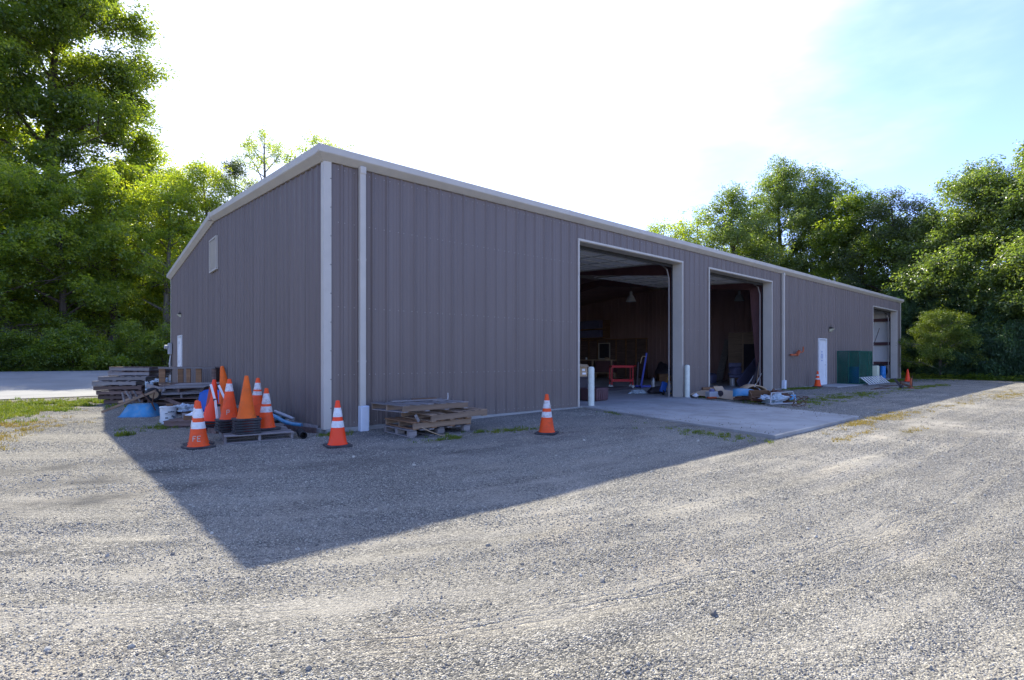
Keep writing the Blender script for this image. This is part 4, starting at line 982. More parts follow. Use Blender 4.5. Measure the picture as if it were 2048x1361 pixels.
# tall stack A at the left
A = [(-2.08, 10.35, 0, -40, 'wood_dark', 1.15), (-2.20, 10.28, .0, -42, 'wood_dark', 1.2), (-2.20, 10.22, 0, -39, 'wood_dark', 1.32), (-2.22, 10.30, 0, -41, 'wood_dark', 1.42), (-2.32, 10.36, 0, -38, 'wood_grey', 1.25), (-2.12, 10.32, 0, -40, 'wood_grey', 1.40), (-1.95, 10.5, 0, -40, 'wood_dark', 1.22), (-1.92, 10.55, 0, -41, 'wood_dark', 1.22)]
names = ['lowest', 'second lowest', 'third from the ground', 'fourth from the ground', 'fifth from the ground, its end sticking out left', 'third from the top, wide and grey', 'second from the top, short and brown', 'topmost, short and brown']
zA = g(-2.1, 10.3)
A = [(x+.12, y-.05, q, a, m, Lk) for (x, y, q, a, m, Lk) in A]
for k, (x, y, _, a, m, Lk) in enumerate(A):
    pallet((x, y, zA+k*.137), R(a), 'pallet of the tall left stack, '+names[k], m, Lk, 1.05, seed=20+k, tilt=(random.uniform(-.6, .6), random.uniform(-.8, .8)), group='tall left pallet stack', m2='wood_grey' if k in (5, 6, 7) else None)
# stack B
Bs = [(-1.35, 6.0, 60), (-1.27, 6.05, 64), (-1.25, 6.0, 55), (-1.2, 6.05, 68), (-1.12, 6.2, 57)]
nb_ = ['lowest', 'second lowest', 'middle', 'second from the top', 'topmost, with clean grey slats']
for k, (x, y, a) in enumerate(Bs):
    pallet((x, y, g(x, y)+k*.135), R(a), 'pallet of the lower stack behind the blue seat, '+nb_[k], 'wood_dark' if k < 3 else 'wood_grey', 1.3, 1.15, seed=40+k, tilt=(-1.5 if k > 2 else 0, -3 if k > 2 else 0), group='lower left pallet stack', nb=8 if k == 4 else 7, m2='wood_dark' if k == 4 else None)
# upright crate frame behind
t = thing('crate_frame', 'open wooden crate frame standing upright on pallets against the gable wall', 'crate frame', (-.95, 8.0, .62), R(-36))
MB().box((0, 0, .46), (1.55, .06, .05)).obj('top_rail', M['wood_grey'], t); MB().box((0, 0, .02), (1.55, .06, .04)).obj('bottom_rail', M['wood_dark'], t)
for x, w_, mm in ((-.70, .17, 'wood_brown'), (-.2, .15, 'wood_brown'), (.02, .11, 'wood_brown'), (.30, .15, 'wood_brown'), (.72, .12, 'wood_dark')):
    MB().box((x, .03, .24), (w_, .03, .40)).obj('upright', M[mm], t)
MB().box((0, .5, .46), (1.5, .05, .05)).box((.74, .25, .24), (.03, .5, .42)).obj('rear_rail', M['wood_dark'], t)
pallet((-1.0, 8.3, g(-1, 8.3)), R(-36), 'pallet lowest of the three under the upright crate frame', 'wood_dark', 1.3, 1.1, seed=60, group='pallets under the crate frame')
pallet((-1.0, 8.3, g(-1, 8.3)+.16), R(-33), 'pallet in the middle of the three under the upright crate frame', 'wood_dark', 1.3, 1.1, seed=61, group='pallets under the crate frame')
pallet((-1.0, 8.2, g(-1, 8.3)+.32), R(-36), 'pallet directly under the upright crate frame', 'wood_grey', 1.3, 1.1, seed=62, group='pallets under the crate frame')
tag(MB().box((-1.0, 8.2, .53), (1.1, .9, .14)).obj('plywood_sheet', M['wood_dark']), 'dark wooden panel lying directly beneath the crate frame', 'panel')
lumpy('plastic_bag', 'white plastic sheeting bunched between the tall stack and the crate frame', 'plastic sheet', (-1.45, 9.0, .64), (.42, .4, .12), M['bag'], 31, .35)
lumpy('plastic_bag', 'white bag draped at the left edge of the lower pallet stack', 'bag', (-1.9, 7.6, .5), (.16, .2, .24), M['bag'], 33, .3)
leaning('timber_board', 'grey board sloping down over the left side of the lower pallet stack', 'board', (-2.0, 6.9, .66), (-1.75, 5.75, .58), .09, .03, M['wood_grey'])
leaning('timber_board', 'dark board sloping to the ground between wheelbarrow and lower stack', 'board', (-1.9, 6.0, .45), (-1.45, 4.9, .22), .08, .04, M['wood_dark'])

# wheelbarrow upside down
t = thing('wheelbarrow', 'upturned wheelbarrow with a faded blue tray and its wheel in the air', 'wheelbarrow', (-2.22, 5.6, g(-2.25, 5.6)), R(-38))
def frust(l0, w0, l1, w1, h, off=0, n=5):
    mb = MB(); pts = []
    def rr(l, w_, z, o):
        c = min(l, w_)*.28; ps = []
        for (sx, sy, a0) in ((1, 1, 0), (-1, 1, 90), (-1, -1, 180), (1, -1, 270)):
            for q in range(n): a = R(a0+q*90/(n-1)); ps.append((o+sx*(l/2-c)+c*math.cos(a), sy*(w_/2-c)+c*math.sin(a), z))
        return ps
    R0 = rr(l0+.05, w0+.05, 0, 0); R0b = rr(l0+.05, w0+.05, .015, 0); R1 = rr(l0, w0, .02, 0); R2 = rr(l1, w1, h-.03, off); R3 = rr(l1-.06, w1-.06, h, off)
    k = len(R0); mb.v = R0+R0b+R1+R2+R3
    mb.f = [(j*k+i, j*k+(i+1) % k, (j+1)*k+(i+1) % k, (j+1)*k+i) for j in range(4) for i in range(k)]+[tuple(4*k+i for i in range(k))]
    return mb
frust(.78, .6, .54, .40, .29, .02).obj('tray', M['blue_tray'], t, smooth=True)
wh = MB().lathe([(.06, -.07), (.12, -.075), (.16, -.05), (.165, 0), (.16, .05), (.12, .075), (.06, .07)], 24).obj('tyre', M['tyre'], t, (.22, .05, .50), (R(90), 0, R(50)), smooth=True)
MB().lathe([(.02, -.085), (.06, -.08), (.095, -.074), (.095, .074), (.06, .08), (.02, .085)], 18).obj('rim', M['card'], wh, smooth=True)
for sy in (-.17, .2): MB().bar((.38, sy*.5, .60), (-.72, sy*1.5, .12 if sy < 0 else .30), .045, .05).obj('handle', M['wood_tan'], t)
MB().tube([(.10, -.15, .56), (.30, -.12, .32), (.38, -.10, .14)], .012, 6).tube([(.38, -.15, .56), (.32, -.12, .32), (.36, -.10, .16)], .012, 6).obj('wheel_brace', M['rust'], t)
for sy in (-.12, .14): MB().tube([(-.30, sy, .30), (-.36, sy, .56), (-.28, sy, .58), (-.12, sy, .32)], .02, 6).obj('leg', M['wood_grey'], t)

# bucket
t = thing('bucket', 'white printed plastic bucket standing on the gravel right of the wheelbarrow', 'bucket', (-1.95, 3.5, g(-2.02, 3.5)), R(20))
MB().lathe([(.135, 0), (.137, .01), (.15, .33), (.158, .335), (.158, .355), (.15, .36)], 28).obj('body', M['bucket'], t, smooth=True)
MB().lathe([(.152, .07), (.158, .075), (.158, .085), (.15, .09)], 28, cap=False).lathe([(.150, .035), (.155, .04), (.150, .05)], 28, cap=False).obj('rim', M['bucket'], t, smooth=True)
pr_ = MB()
for (az, z, w_, h_) in ((-110, .25, .05, .02), (-95, .255, .03, .03), (-80, .25, .04, .025), (-88, .16, .03, .035), (-130, .22, .05, .015), (-128, .13, .05, .03), (-100, .10, .07, .012), (-75, .14, .03, .04)):
    a = R(az); rr = .137+(.013*z/.33)+.0035; pr_.box((rr*math.cos(a), rr*math.sin(a), z), (.002, w_, h_), Euler((0, 0, a)).to_matrix())
pr_.obj('print', M['print'], t)
tag(MB().box((-1.93, 3.5, g(-2, 3.5)+.385), (.11, .09, .04)).obj('wood_block', M['wood_brown']), 'small brown wood block lying on top of the white bucket', 'block')
# blue seat
t = thing('seat', 'blue moulded plastic seat shell standing in the left clutter', 'seat', (-1.24, 3.2, .21), R(-38))
mb = MB(); n = 9; rows = []
for j in range(9):
    zz = j/8; 
    for i in range(n):
        s_ = -1+2*i/(n-1); wdt = .24*(1-.12*zz**4); x = s_*wdt
        y = .07*(s_*s_)*-1+.10*zz
        z = .02+.46*zz - (.06*abs(s_)**5 if j == 8 else 0)
        mb.v.append((x, y, z))
mb.f = [(j*n+i, j*n+i+1, (j+1)*n+i+1, (j+1)*n+i) for j in range(8) for i in range(n-1)]
o = mb.obj('backrest', M['blue'], t, smooth=True, fix=False); md = o.modifiers.new('thick', 'SOLIDIFY'); md.thickness = .018
MB().box((0, -.20, .0), (.44, .42, .035)).obj('seat_pan', M['blue'], t, bevel=.015)
for sx in (-.18, .18): MB().bar((sx, -.05, -.19), (sx, -.05, 0), .03, .03).obj('leg', M['galv'], t)
# clutter pile in front of the blue seat
pallet((-1.50, 2.95, g(-1.5, 2.9)), R(-35), 'dark low pallet under the left clutter with the tray and bag', 'wood_dark', .85, .9, seed=70, group='pallets by the gable wall')
for k, (a, b, m_, lb) in enumerate((((-1.78, 2.75, .17), (-1.2, 2.25, .15), 'wood_brown', 'front reddish board lying across the low clutter pallet'), ((-1.75, 3.15, .18), (-1.1, 2.7, .2), 'wood_grey', 'grey board lying behind the reddish board on the clutter pallet'), ((-1.7, 3.6, .20), (-1.1, 3.2, .24), 'wood_dark', 'dark board lying furthest back on the clutter pallet'), ((-1.75, 1.9, .05), (-1.5, 1.2, .04), 'wood_dark', 'dark stick lying on the gravel between clutter and cone pallet'))):
    leaning('timber_board', lb, 'board', a, b, .10, .03, M[m_])
tag(frust(.34, .24, .24, .16, .07).obj('plastic_tray', M['pvc'], None, (-1.55, 2.75, .215), (0, 0, R(-30)), smooth=True), 'upturned pale blue plastic tray on the low clutter pallet', 'tray')
lumpy('plastic_bag', 'torn white and green plastic bag on the clutter left of the blue seat', 'bag', (-1.62, 3.4, .25), (.36, .26, .14), M['bag'], 35, .38)
# hoses and pipe right of the cone pallet
tag(MB().tube([(-.62, 1.55, .30), (-.50, 1.25, .24), (-.42, .95, .16), (-.35, .7, .13), (-.25, .5, .12)], .035, 10).obj('blue_pipe', M['blue_tray'], smooth=True), 'light blue pipe leaning over the back of the cone pallet by the wall', 'pipe')
tag(MB().tube([(-.40, 1.6, .30), (-.30, 1.35, .24), (-.2, 1.1, .18)], .032, 10).obj('grey_pipe', M['grey_box'], smooth=True), 'short grey pipe leaning next to the gable wall behind the blue pipe', 'pipe')
t = thing('corrugated_pipe', 'black corrugated drain pipe end lying right of the cone pallet', 'pipe', (-.42, -.14, g(-.5, 0)+.062))
prf = []
for k in range(16): prf += [(.052, k*.034), (.060, k*.034+.008), (.060, k*.034+.02), (.052, k*.034+.028)]
MB().lathe(prf+[(.045, .55), (.045, .02)], 20, cap=False).obj('pipe', M['tyre'], t, (-.10, -.28, 0), (R(-90), 0, R(-12)), smooth=True)
MB().lathe([(.044, 0), (.044, .01)], 16).obj('inside', M['black_gap'], t, (-.10, -.15, 0), (R(-90), 0, R(-12)))
for k, (a, b, m_, lb) in enumerate((((-.34, 1.5, .10), (-.04, .25, .06), 'wood_grey', 'long grey board lying at the foot of the gable wall'), ((-.50, 1.0, .05), (-.12, .12, .035), 'wood_dark', 'dark board lying next to the long grey board by the gable wall'), ((-.42, .9, .09), (-.25, .5, .08), 'bluegrey', 'short blue grey strip lying on the boards by the gable wall'))):
    leaning('timber_board', lb, 'board', a, b, .12, .02, M[m_])
lumpy('rubbish', 'small red and white rubbish heap behind the cones against the gable wall', 'rubbish', (-.5, 1.75, .02), (.5, .6, .34), M['print'], 41, .4)

# ------------------------------------------------------------------ debris between the bays
def dz(x, y): return g(x, y)+.0
t = thing('flattened_carton', 'large flattened cardboard carton lying furthest left in the debris by the second bay', 'cardboard', (12.75, -.35, .06), R(-60))
MB().box((0, 0, .12), (1.3, .75, .012), Euler((R(12), R(4), 0)).to_matrix()).box((.35, -.3, .10), (.5, .4, .012), Euler((R(-25), 0, .3)).to_matrix()).obj('sheet', M['card'], t)
t = thing('cardboard_box', 'small open brown carton behind the flattened cardboard by the second bay', 'box', (13.25, -.1, .06), R(-40))
MB().box((0, 0, .15), (.55, .35, .3)).obj('body', M['wood_brown'], t); MB().box((.3, 0, .31), (.2, .35, .01), Euler((0, R(30), 0)).to_matrix()).obj('flap', M['card'], t)
t = thing('flattened_carton', 'torn pale cardboard sheet right of the small engine in the debris', 'cardboard', (12.45, -1.05, .06), R(-50))
MB().box((0, 0, .14), (.8, .55, .012), Euler((R(28), R(8), 0)).to_matrix()).box((-.1, .2, .3), (.35, .2, .01), Euler((R(50), 0, .5)).to_matrix()).obj('sheet', M['card'], t)
t = thing('small_engine', 'small grey blue engine with pulley lying on the slab edge', 'engine', (12.1, -.85, .08), R(-30))
MB().box((0, 0, .11), (.36, .26, .2)).obj('block', M['grey_box'], t, bevel=.03); MB().lathe([(.09, 0), (.09, .05), (.03, .05), (.03, .08)], 16).obj('pulley', M['dark'], t, (.2, -.1, .16), (R(90), 0, 0)); MB().lathe([(.08, 0), (.09, .06), (.04, .1)], 12).obj('air_filter', M['bluegrey'], t, (-.02, 0, .2)); MB().box((-.1, -.12, .03), (.3, .08, .05)).obj('sump', M['rust_orange'], t)
lumpy('paper_scrap', 'crumpled white paper scrap in front of the flattened carton', 'paper', (12.05, -.3, .09), (.28, .14, .1), M['paper'], 51, .3)
# rounded orange/tan drum shell lying on its side
t = thing('cut_drum', 'tan cut drum shell lying open behind the blue fender', 'drum', (12.95, -1.75, .07), R(-50))
mb = MB(); n = 14
for yy in (-.35, .35):
    for k in range(n+1):
        a = PI*k/n; mb.v.append((.42*math.cos(a), yy, .42*math.sin(a)))
mb.f = [(k, k+1, n+2+k, n+1+k) for k in range(n)]
o = mb.obj('shell', M['card'], t, smooth=True, fix=False); md = o.modifiers.new('t', 'SOLIDIFY'); md.thickness = .03
MB().prism([(.38*math.cos(PI*k/10), .38*math.sin(PI*k/10)) for k in range(11)], 'y', .20, .22).obj('liner', M['wood_brown'], t)
# blue fender sheet
t = thing('vehicle_fender', 'curved light blue vehicle fender lying in the middle of the debris', 'fender', (12.45, -2.3, .07), R(-65))
mb = MB(); n = 12; m_ = 8
for i in range(n+1):
    for j in range(m_+1):
        u_ = i/n; v_ = j/m_
        mb.v.append((-.85+1.7*u_, -.30+.6*v_*(1-.45*u_), .34*math.sin(PI*(.12+.60*v_))*(1-.45*u_)+.05*math.sin(u_*7)))
mb.f = [(i*(m_+1)+j, (i+1)*(m_+1)+j, (i+1)*(m_+1)+j+1, i*(m_+1)+j+1) for i in range(n) for j in range(m_)]
o = mb.obj('panel', M['blue_tray'], t, smooth=True, fix=False); md = o.modifiers.new('t', 'SOLIDIFY'); md.thickness = .02
t = thing('wooden_box', 'open brown wooden box half tipped in front of the blue fender', 'box', (11.75, -2.5, .08), R(-55))
MB().box((0, 0, .12), (.55, .4, .02)).box((0, .19, .2), (.55, .02, .2)).box((.27, 0, .2), (.02, .4, .2)).box((-.27, 0, .2), (.02, .4, .2)).obj('body', M['wood_brown'], t, rot=(R(15), 0, 0))
for k in range(4):
    a = (11.75+random.uniform(-.3, .3), -2.6+random.uniform(-.4, .4)); an = random.uniform(-2.2, -1.4)
    leaning('steel_bar', ('thick rusty steel bar lying first', 'thin rusty steel bar lying second', 'bent rusty steel bar lying third', 'short rusty steel bar lying fourth')[k]+' along the slab edge in the debris', 'bar', (a[0]-.6*math.cos(an), a[1]-.6*math.sin(an), .10+.03*k), (a[0]+.6*math.cos(an), a[1]+.6*math.sin(an), .13+.03*k), .05, .05, M['rust'])
lumpy('rusty_parts', 'tangle of rusty machine parts behind the blue fender end', 'machine parts', (12.45, -2.7, .08), (.8, .5, .30), M['rust'], 55, .4)
lumpy('plastic_sheet', 'crumpled translucent blue plastic sheet right of the fender', 'plastic sheet', (11.72, -2.9, .08), (.75, .6, .26), M['bag'], 57, .35)
t = thing('tubular_rack', 'tipped rectangular grey metal chair frame at the right of the debris', 'frame', (11.4, -3.25, .08), R(-50))
MB().tube([(-.35, -.2, .02), (-.2, .2, .30), (.35, .2, .34), (.30, -.2, .06), (-.35, -.2, .02)], .022, 8).tube([(-.2, -.1, .1), (0, .05, .12), (.2, -.05, .2)], .012, 6).tube([(-.35, -.2, .02), (-.38, .1, .0), (.2, .3, .0)], .018, 6).obj('tube_frame', M['galv'], t)
t = thing('wire_coil', 'loose coil of dark wire at the right end of the debris', 'wire', (11.2, -3.8, .07))
for k in range(4):
    r_ = .22+.03*k; MB().tube([(r_*math.cos(a_)*1.2, r_*math.sin(a_)*.5, .03+.12*(1+math.sin(a_*1+k))) for a_ in np.linspace(0, 2*PI, 18)], .008, 5, False).obj('loop', M['rust'], t)
tag(MB().tube([(13.9, -1.35, .06), (13.95, -1.4, .34), (13.75, -1.55, .42), (13.55, -1.7, .30)], .012, 6).obj('hose_loop', M['pvc']), 'thin pale hose loop standing behind the debris', 'hose')

# ------------------------------------------------------------------ far end things
tag(slab([(22.4, -1.15), (25.6, -1.25), (25.7, -.06), (22.7, -.06)], .085, .12, 'door_step_slab', M['concrete']), kind='structure')
t = thing('screened_cage', 'green mesh screened cage standing against the front wall right of the side door', 'cage', (25.9, 0, .07))
cx0, cx1, cy, ch = 0, 1.95, -1.0, 1.63
for (x, y) in ((cx0, -.05), (cx0, -.52), (cx0, cy), (cx1, cy), (cx1, -.05)): MB().bar((x, y, 0), (x, y, ch), .04, .04).obj('post', M['mesh_frame'], t)
mg = M['mesh_frame']
fr = MB()
for z in (.03, ch): fr.bar((cx0, -.05, z), (cx0, cy, z), .04, .04).bar((cx0, cy, z), (cx1, cy, z), .04, .04).bar((cx1, cy, z), (cx1, -.05, z), .04, .04)
fr.bar((cx0+1.2, cy, 0), (cx0+1.2, cy, ch), .03, .03).obj('frame', mg, t)
MB().box((cx0, (cy-.05)/2, ch/2), (.006, abs(cy)-.05, ch-.03)).obj('side_screen', M['screen'], t)
MB().box((cx1, (cy-.05)/2, ch/2), (.006, abs(cy)-.05, ch-.03)).obj('side_screen', M['screen'], t)
MB().box(((cx0+cx1)/2, cy, ch/2), (cx1-cx0-.04, .006, ch-.03)).obj('front_screen', M['screen'], t)
tag(MB().lathe([(.24, 0), (.25, .75), (.27, .8), (.27, .85)], 20).obj('blue_bin', M['blue'], None, (26.7, -.5, .07), smooth=True), 'dark blue round bin standing inside the green screened cage', 'bin')
t = thing('plastic_tank', 'translucent cream plastic tank right of the green cage', 'tank', (29.3, -.72, .06), R(8))
MB().box((0, 0, .45), (.46, .42, .90)).obj('body', M['tote'], t, bevel=.06); MB().lathe([(.10, 0), (.10, .05)], 16).obj('cap', M['dark'], t, (-.1, 0, .90)); MB().lathe([(.06, 0), (.06, .04)], 12).obj('vent_cap', M['paper'], t, (.18, 0, .90))
t = thing('plastic_barrel', 'bright blue plastic barrel just inside the far open bay', 'barrel', (36.15, .62, .08))
t.scale = (.6, .6, .82)
MB().lathe([(.27, 0), (.29, .04), (.29, .3), (.30, .32), (.29, .34), (.29, .6), (.30, .62), (.29, .64), (.29, .88), (.26, .93)], 24).obj('body', M['blue_barrel'], t, smooth=True); MB().lathe([(.04, 0), (.04, .03)], 10).obj('bung', M['dark'], t, (.12, 0, .93))
t = thing('tyre', 'black tyre leaning inside the right jamb of the far open bay', 'tyre', (36.85, .95, .53), 0, rot=(R(78), 0, R(-40)))
MB().lathe([(.22, -.10), (.42, -.11), (.46, -.07), (.46, .07), (.42, .11), (.22, .10)], 28, cap=False).obj('tread', M['tyre'], t, smooth=True)
leaning('long_pole', 'long thin pole leaning inside the far open bay', 'pole', (34.2, 1.2, .08), (36.6, .9, 3.3), .03, .03, M['wood_dark'])
leaning('long_pole', 'second thin pole crossing in the far open bay', 'pole', (35.0, 1.3, .08), (34.2, 1.2, 1.6), .025, .025, M['wood_grey'])
t = thing('jerry_can', 'dark brown can on the floor of the far open bay', 'can', (34.2, 1.0, .08)); MB().box((0, 0, .25), (.5, .25, .45), None, .7).obj('body', M['rust'], t, bevel=.03); MB().lathe([(.05, 0), (.04, .08)], 10).obj('spout', M['rust'], t, (.1, 0, .47))
# ladder on its side, leaning back
t = thing('ladder', 'aluminium ladder lying on its side, tilted, in front of the far bay', 'ladder', (25.4, -1.5, .06), 0)
a0 = Vector((-.2, .30, .36)); a1 = Vector((3.5, .34, .36)); b0 = Vector((.05, 0, .03)); b1 = Vector((3.75, .05, .03))
MB().bar(a0, a1, .03, .04).obj('rail', M['galv'], t); MB().bar(b0, b1, .03, .04).obj('rail', M['galv'], t)
for k in range(9):
    f = .06+k/8*.88; MB().bar(a0.lerp(a1, f), b0.lerp(b1, f), .09, .03, (0, -.65, .59)).obj('rung', M['white'], t)
for k, (a, b, lb) in enumerate((((22.6, -2.5, .05), (25.6, -2.3, .05), 'long rusty rod lying on the gravel in front of the ladder'), ((25.2, -2.0, .05), (27.2, -2.5, .05), 'rusty rod lying askew between the ladder and the floor jack'), ((21.9, -2.55, .05), (23.6, -2.8, .05), 'bent dark rod lying nearest to the camera before the ladder'))):
    leaning('steel_rod', lb, 'rod', a, b, .04, .04, M['rust'])
t = thing('floor_jack', 'rusty red floor jack frame standing on the gravel near the far corner', 'floor jack', (24.05, -3.28, .05), R(-38)); t.scale = (.5, .5, .66)
MB().bar((-.9, .2, .62), (-.45, 0, .05), .12, .14).obj('front_arm', M['dark'], t)
MB().bar((-.55, 0, .35), (.35, 0, .12), .16, .12).bar((-.5, .1, .45), (.3, .1, .40), .05, .06).obj('beam', M['rust'], t)
MB().bar((.35, 0, .0), (.40, 0, .65), .10, .10).box((.37, 0, .03), (.34, .34, .05)).obj('upright', M['rust_orange'], t)
MB().bar((.52, .02, .10), (.55, .05, .85), .05, .06).obj('handle', M['rust'], t)
MB().tube([(-.45, -.14, .1), (-.45, .14, .1)], .1, 12).obj('wheel', M['dark'], t)

# ------------------------------------------------------------------ vegetation
def leaf_clump(n, size, seed, m, flat=.7, aspect=.62, drop=0.0):
    r = np.random.RandomState(seed); vs = []; fs = []
    for k in range(n):
        d = r.normal(size=3); d /= np.linalg.norm(d); p = d*(r.rand()**.45)*np.array([1, 1, flat])
        a = r.rand()*2*PI; nn = np.array([r.normal()*.55, r.normal()*.55, 1.0])+d*.5; nn /= np.linalg.norm(nn)
        u = np.cross(nn, [math.cos(a), math.sin(a), .1]); u /= np.linalg.norm(u); v = np.cross(nn, u)
        s = size*r.uniform(.5, 1.45); b = len(vs)
        tip = p+u*s+nn*(-.25*s) - np.array([0, 0, drop*s])
        vs += [tuple(p), tuple(p+u*s*.45+v*s*aspect*.5), tuple(tip), tuple(p+u*s*.45-v*s*aspect*.5)]
        fs += [(b, b+1, b+2), (b, b+2, b+3)]
    me = bpy.data.meshes.new('leaf_clump'); me.from_pydata(vs, [], fs); me.materials.append(m); return me
LC = {}
for k_, (m_, n_, s_, dp) in {'a': ('leaf_a', 30, .33, 0), 'b': ('leaf_b', 32, .30, 0), 'c': ('leaf_c', 34, .31, 0), 'f': ('leaf_f', 34, .31, 0), 'g': ('leaf_g', 34, .31, 0), 'd': ('leaf_d', 40, .22, 0), 'e': ('leaf_e', 46, .24, .5), 'y': ('leaf_y', 44, .24, 0)}.items():
    LC[k_] = protos('foliage_'+k_, [leaf_clump(n_, s_, 100+q+ord(k_), M[m_], drop=dp) for q in range(4)])
def rot_rand(n, r): return np.stack([r.normal(0, .35, n), r.normal(0, .35, n), r.rand(n)*2*PI], -1)
def tree(x, y, h, rad, label, kind='a', cb=.2, ncl=1500, seed=1, cs=.55, name='deciduous_tree', bark='bark', nl=16, top=.95, lobe=.30, z=None, group='trees round the yard', lean=(0, 0)):
    ncl = int(ncl*(.62 if kind in 'ba' else .84)); r = np.random.RandomState(seed); z0 = float(base_h(np.array([x]), np.array([y]))[0]) if z is None else z
    t = thing(name, label, 'tree', (x, y, z0), 0, group)
    mb = MB(); tp = []; n = 9; ph = r.rand(2)*6
    tr = .022*h+.02
    for k in range(n):
        f = k/(n-1); tp.append(Vector((lean[0]*f*h+.02*h*math.sin(f*4+ph[0])*f, lean[1]*f*h+.02*h*math.sin(f*5+ph[1])*f, f*h*.92-.15)))
    rad_t = [tr*(1-.93*(k/(n-1))**.85)+(.35*tr if k == 0 else 0) for k in range(n)]
    mb.tube(tp, rad_t, 8)
    lobes = []
    for i in range(nl):
        f = cb+(top-cb)*((i+.5)/nl)**.9; f = min(f, .93)
        tt = (f-cb)/(1-cb)
        prof = (min(1, (tt+.22)/.45)**.7)*(max(0, 1-tt)**.55)
        L = rad*prof*r.uniform(.55, 1.12)+.1; az = i*2.399+r.uniform(-.5, .5)
        k = f*(n-1); k0 = int(k); base = tp[k0].lerp(tp[min(k0+1, n-1)], k-k0)
        el = .35+.5*tt
        end = base+Vector((math.cos(az)*L, math.sin(az)*L, L*el*.8))
        mid = base.lerp(end, .5)+Vector((r.uniform(-.1, .1)*L, r.uniform(-.1, .1)*L, .10*L))
        r0 = max(.02, tr*.40*(1-f)+.015)
        mb.tube([base, mid, end], [r0, r0*.6, r0*.2], 5, False)
        lr = rad*lobe*r.uniform(.75, 1.25)*(1-.35*tt)
        lobes.append((end, lr)); lobes.append((mid, lr*.75))
        for q in range(2):
            a2 = az+r.uniform(-1.1, 1.1); e2 = base.lerp(end, r.uniform(.4, .8)); e3 = e2+Vector((math.cos(a2), math.sin(a2), r.uniform(.1, .8)))*L*.45
            mb.tube([e2, e3], [r0*.4, r0*.12], 4, False); lobes.append((e3, lr*r.uniform(.5, .8)))
    lobes.append((tp[-1], rad*lobe*.8)); lobes.append((tp[-1]+Vector((0, 0, .4*rad*lobe)), rad*lobe*.55))
    mb.obj('trunk', M[bark], t, fix=False, smooth=True)
    wts = np.array([l[1]**2 for l in lobes]); wts /= wts.sum(); which = r.choice(len(lobes), ncl, p=wts)
    cen = np.array([tuple(l[0]) for l in lobes])[which]; lr = np.array([l[1] for l in lobes])[which]
    d = r.normal(size=(ncl, 3)); d /= np.linalg.norm(d, axis=1)[:, None]; q = r.rand(ncl)**.42
    P = cen+d*(lr*q)[:, None]*np.array([1.2, 1.2, .75])+r.normal(0, .03*rad, (ncl, 3))
    P[:, 2] = np.maximum(P[:, 2], .4)
    s = cs*r.uniform(.55, 1.2, ncl)
    tag(scatter('crown', P, rot_rand(ncl, r), np.stack([s, s, s], -1), LC[kind], t), kind='stuff')
    return t
def bush(x, y, w_, d_, h, label, kind='e', n=500, seed=1, cs=.38, name='bush', rz=0, z=None, group='bushes along the tree line', stems=True):
    r = np.random.RandomState(seed); z0 = float(base_h(np.array([x]), np.array([y]))[0]) if z is None else z
    t = thing(name, label, 'bush', (x, y, z0), rz, group)
    nlb = 14; lc = np.stack([r.uniform(-.38, .38, nlb)*w_, r.uniform(-.38, .38, nlb)*d_, r.uniform(.12, .74, nlb)*h], -1); lc[:, 2] *= (1-.45*(np.abs(lc[:, 0])/(w_*.5))**2)
    lc[0] = (0, 0, h*.8)
    wi = r.randint(0, nlb, n); d = r.normal(size=(n, 3)); d /= np.linalg.norm(d, axis=1)[:, None]
    rr = np.array([w_*.22, d_*.24, h*.22]); P = lc[wi]+d*rr*(r.rand(n)**.4)[:, None]; P[:, 2] = np.maximum(P[:, 2], .12)
    s = cs*r.uniform(.6, 1.25, n)
    if stems:
        mb = MB()
        for k in range(8): mb.tube([(r.uniform(-.1, .1)*w_, r.uniform(-.1, .1)*d_, -.1), tuple(lc[k]*np.array([.5, .5, .6])), tuple(lc[k])], [.04, .025, .01], 5, False)
        mb.obj('stem', M['bark'], t, fix=False)
    tag(scatter('foliage', P, rot_rand(n, r), np.stack([s, s, s], -1), LC[kind], t), kind='stuff')
    return t

# left side, along the lane
tree(-4.4, 47.0, 34, 9.0, 'very tall dark tree filling the upper left corner, its crown above the frame', 'g', .10, 7600, 3, .78, nl=58, lobe=.175)
tree(-11.5, 45.0, 30, 9.0, 'tall tree at the extreme left edge behind the tallest one', 'a', .12, 4600, 4, .85, nl=30)
tree(-19.5, 41.0, 27, 8.0, 'broad tree beyond the left edge of the picture', 'a', .15, 2200, 5, .85)
tree(-10.4, 34.5, 12.0, 4.4, 'lower bright green tree in front at the far left', 'b', .10, 2600, 6, .50, nl=22)
tree(-7.0, 35.5, 12.5, 4.4, 'bushy bright tree in front of the tallest trunk', 'b', .08, 2600, 21, .50, nl=22)
tree(-3.9, 36.5, 12.5, 4.2, 'middle sized leafy tree right of the bushy bright one', 'a', .08, 2500, 22, .50, nl=22)
tree(-1.2, 37.5, 13.2, 4.4, 'medium green tree just right of the tallest left tree', 'b', .08, 2600, 7, .50, nl=24, lobe=.33)
tree(1.9, 36.2, 13.2, 4.4, 'bright yellow green tree behind the left roof slope, nearest the building', 'b', .08, 3000, 8, .47, nl=26, bark='bark_l', lobe=.34)
tree(4.8, 38.0, 15.2, 4.8, 'bright green tree whose rounded top shows over the gable roof edge', 'b', .12, 2800, 9, .5, nl=24, lobe=.34)
tree(7.4, 42.0, 16.4, 3.6, 'grey green tree peeking over the roof left of the slender tree', 'd', .3, 1300, 10, .5, nl=16, bark='bark_l')
tree(10.2, 41.2, 20.4, 4.6, 'slender sparse tree with visible trunk rising above the left roof', 'a', .56, 640, 11, .40, nl=17, bark='bark_l', lobe=.16, name='slender_tree')
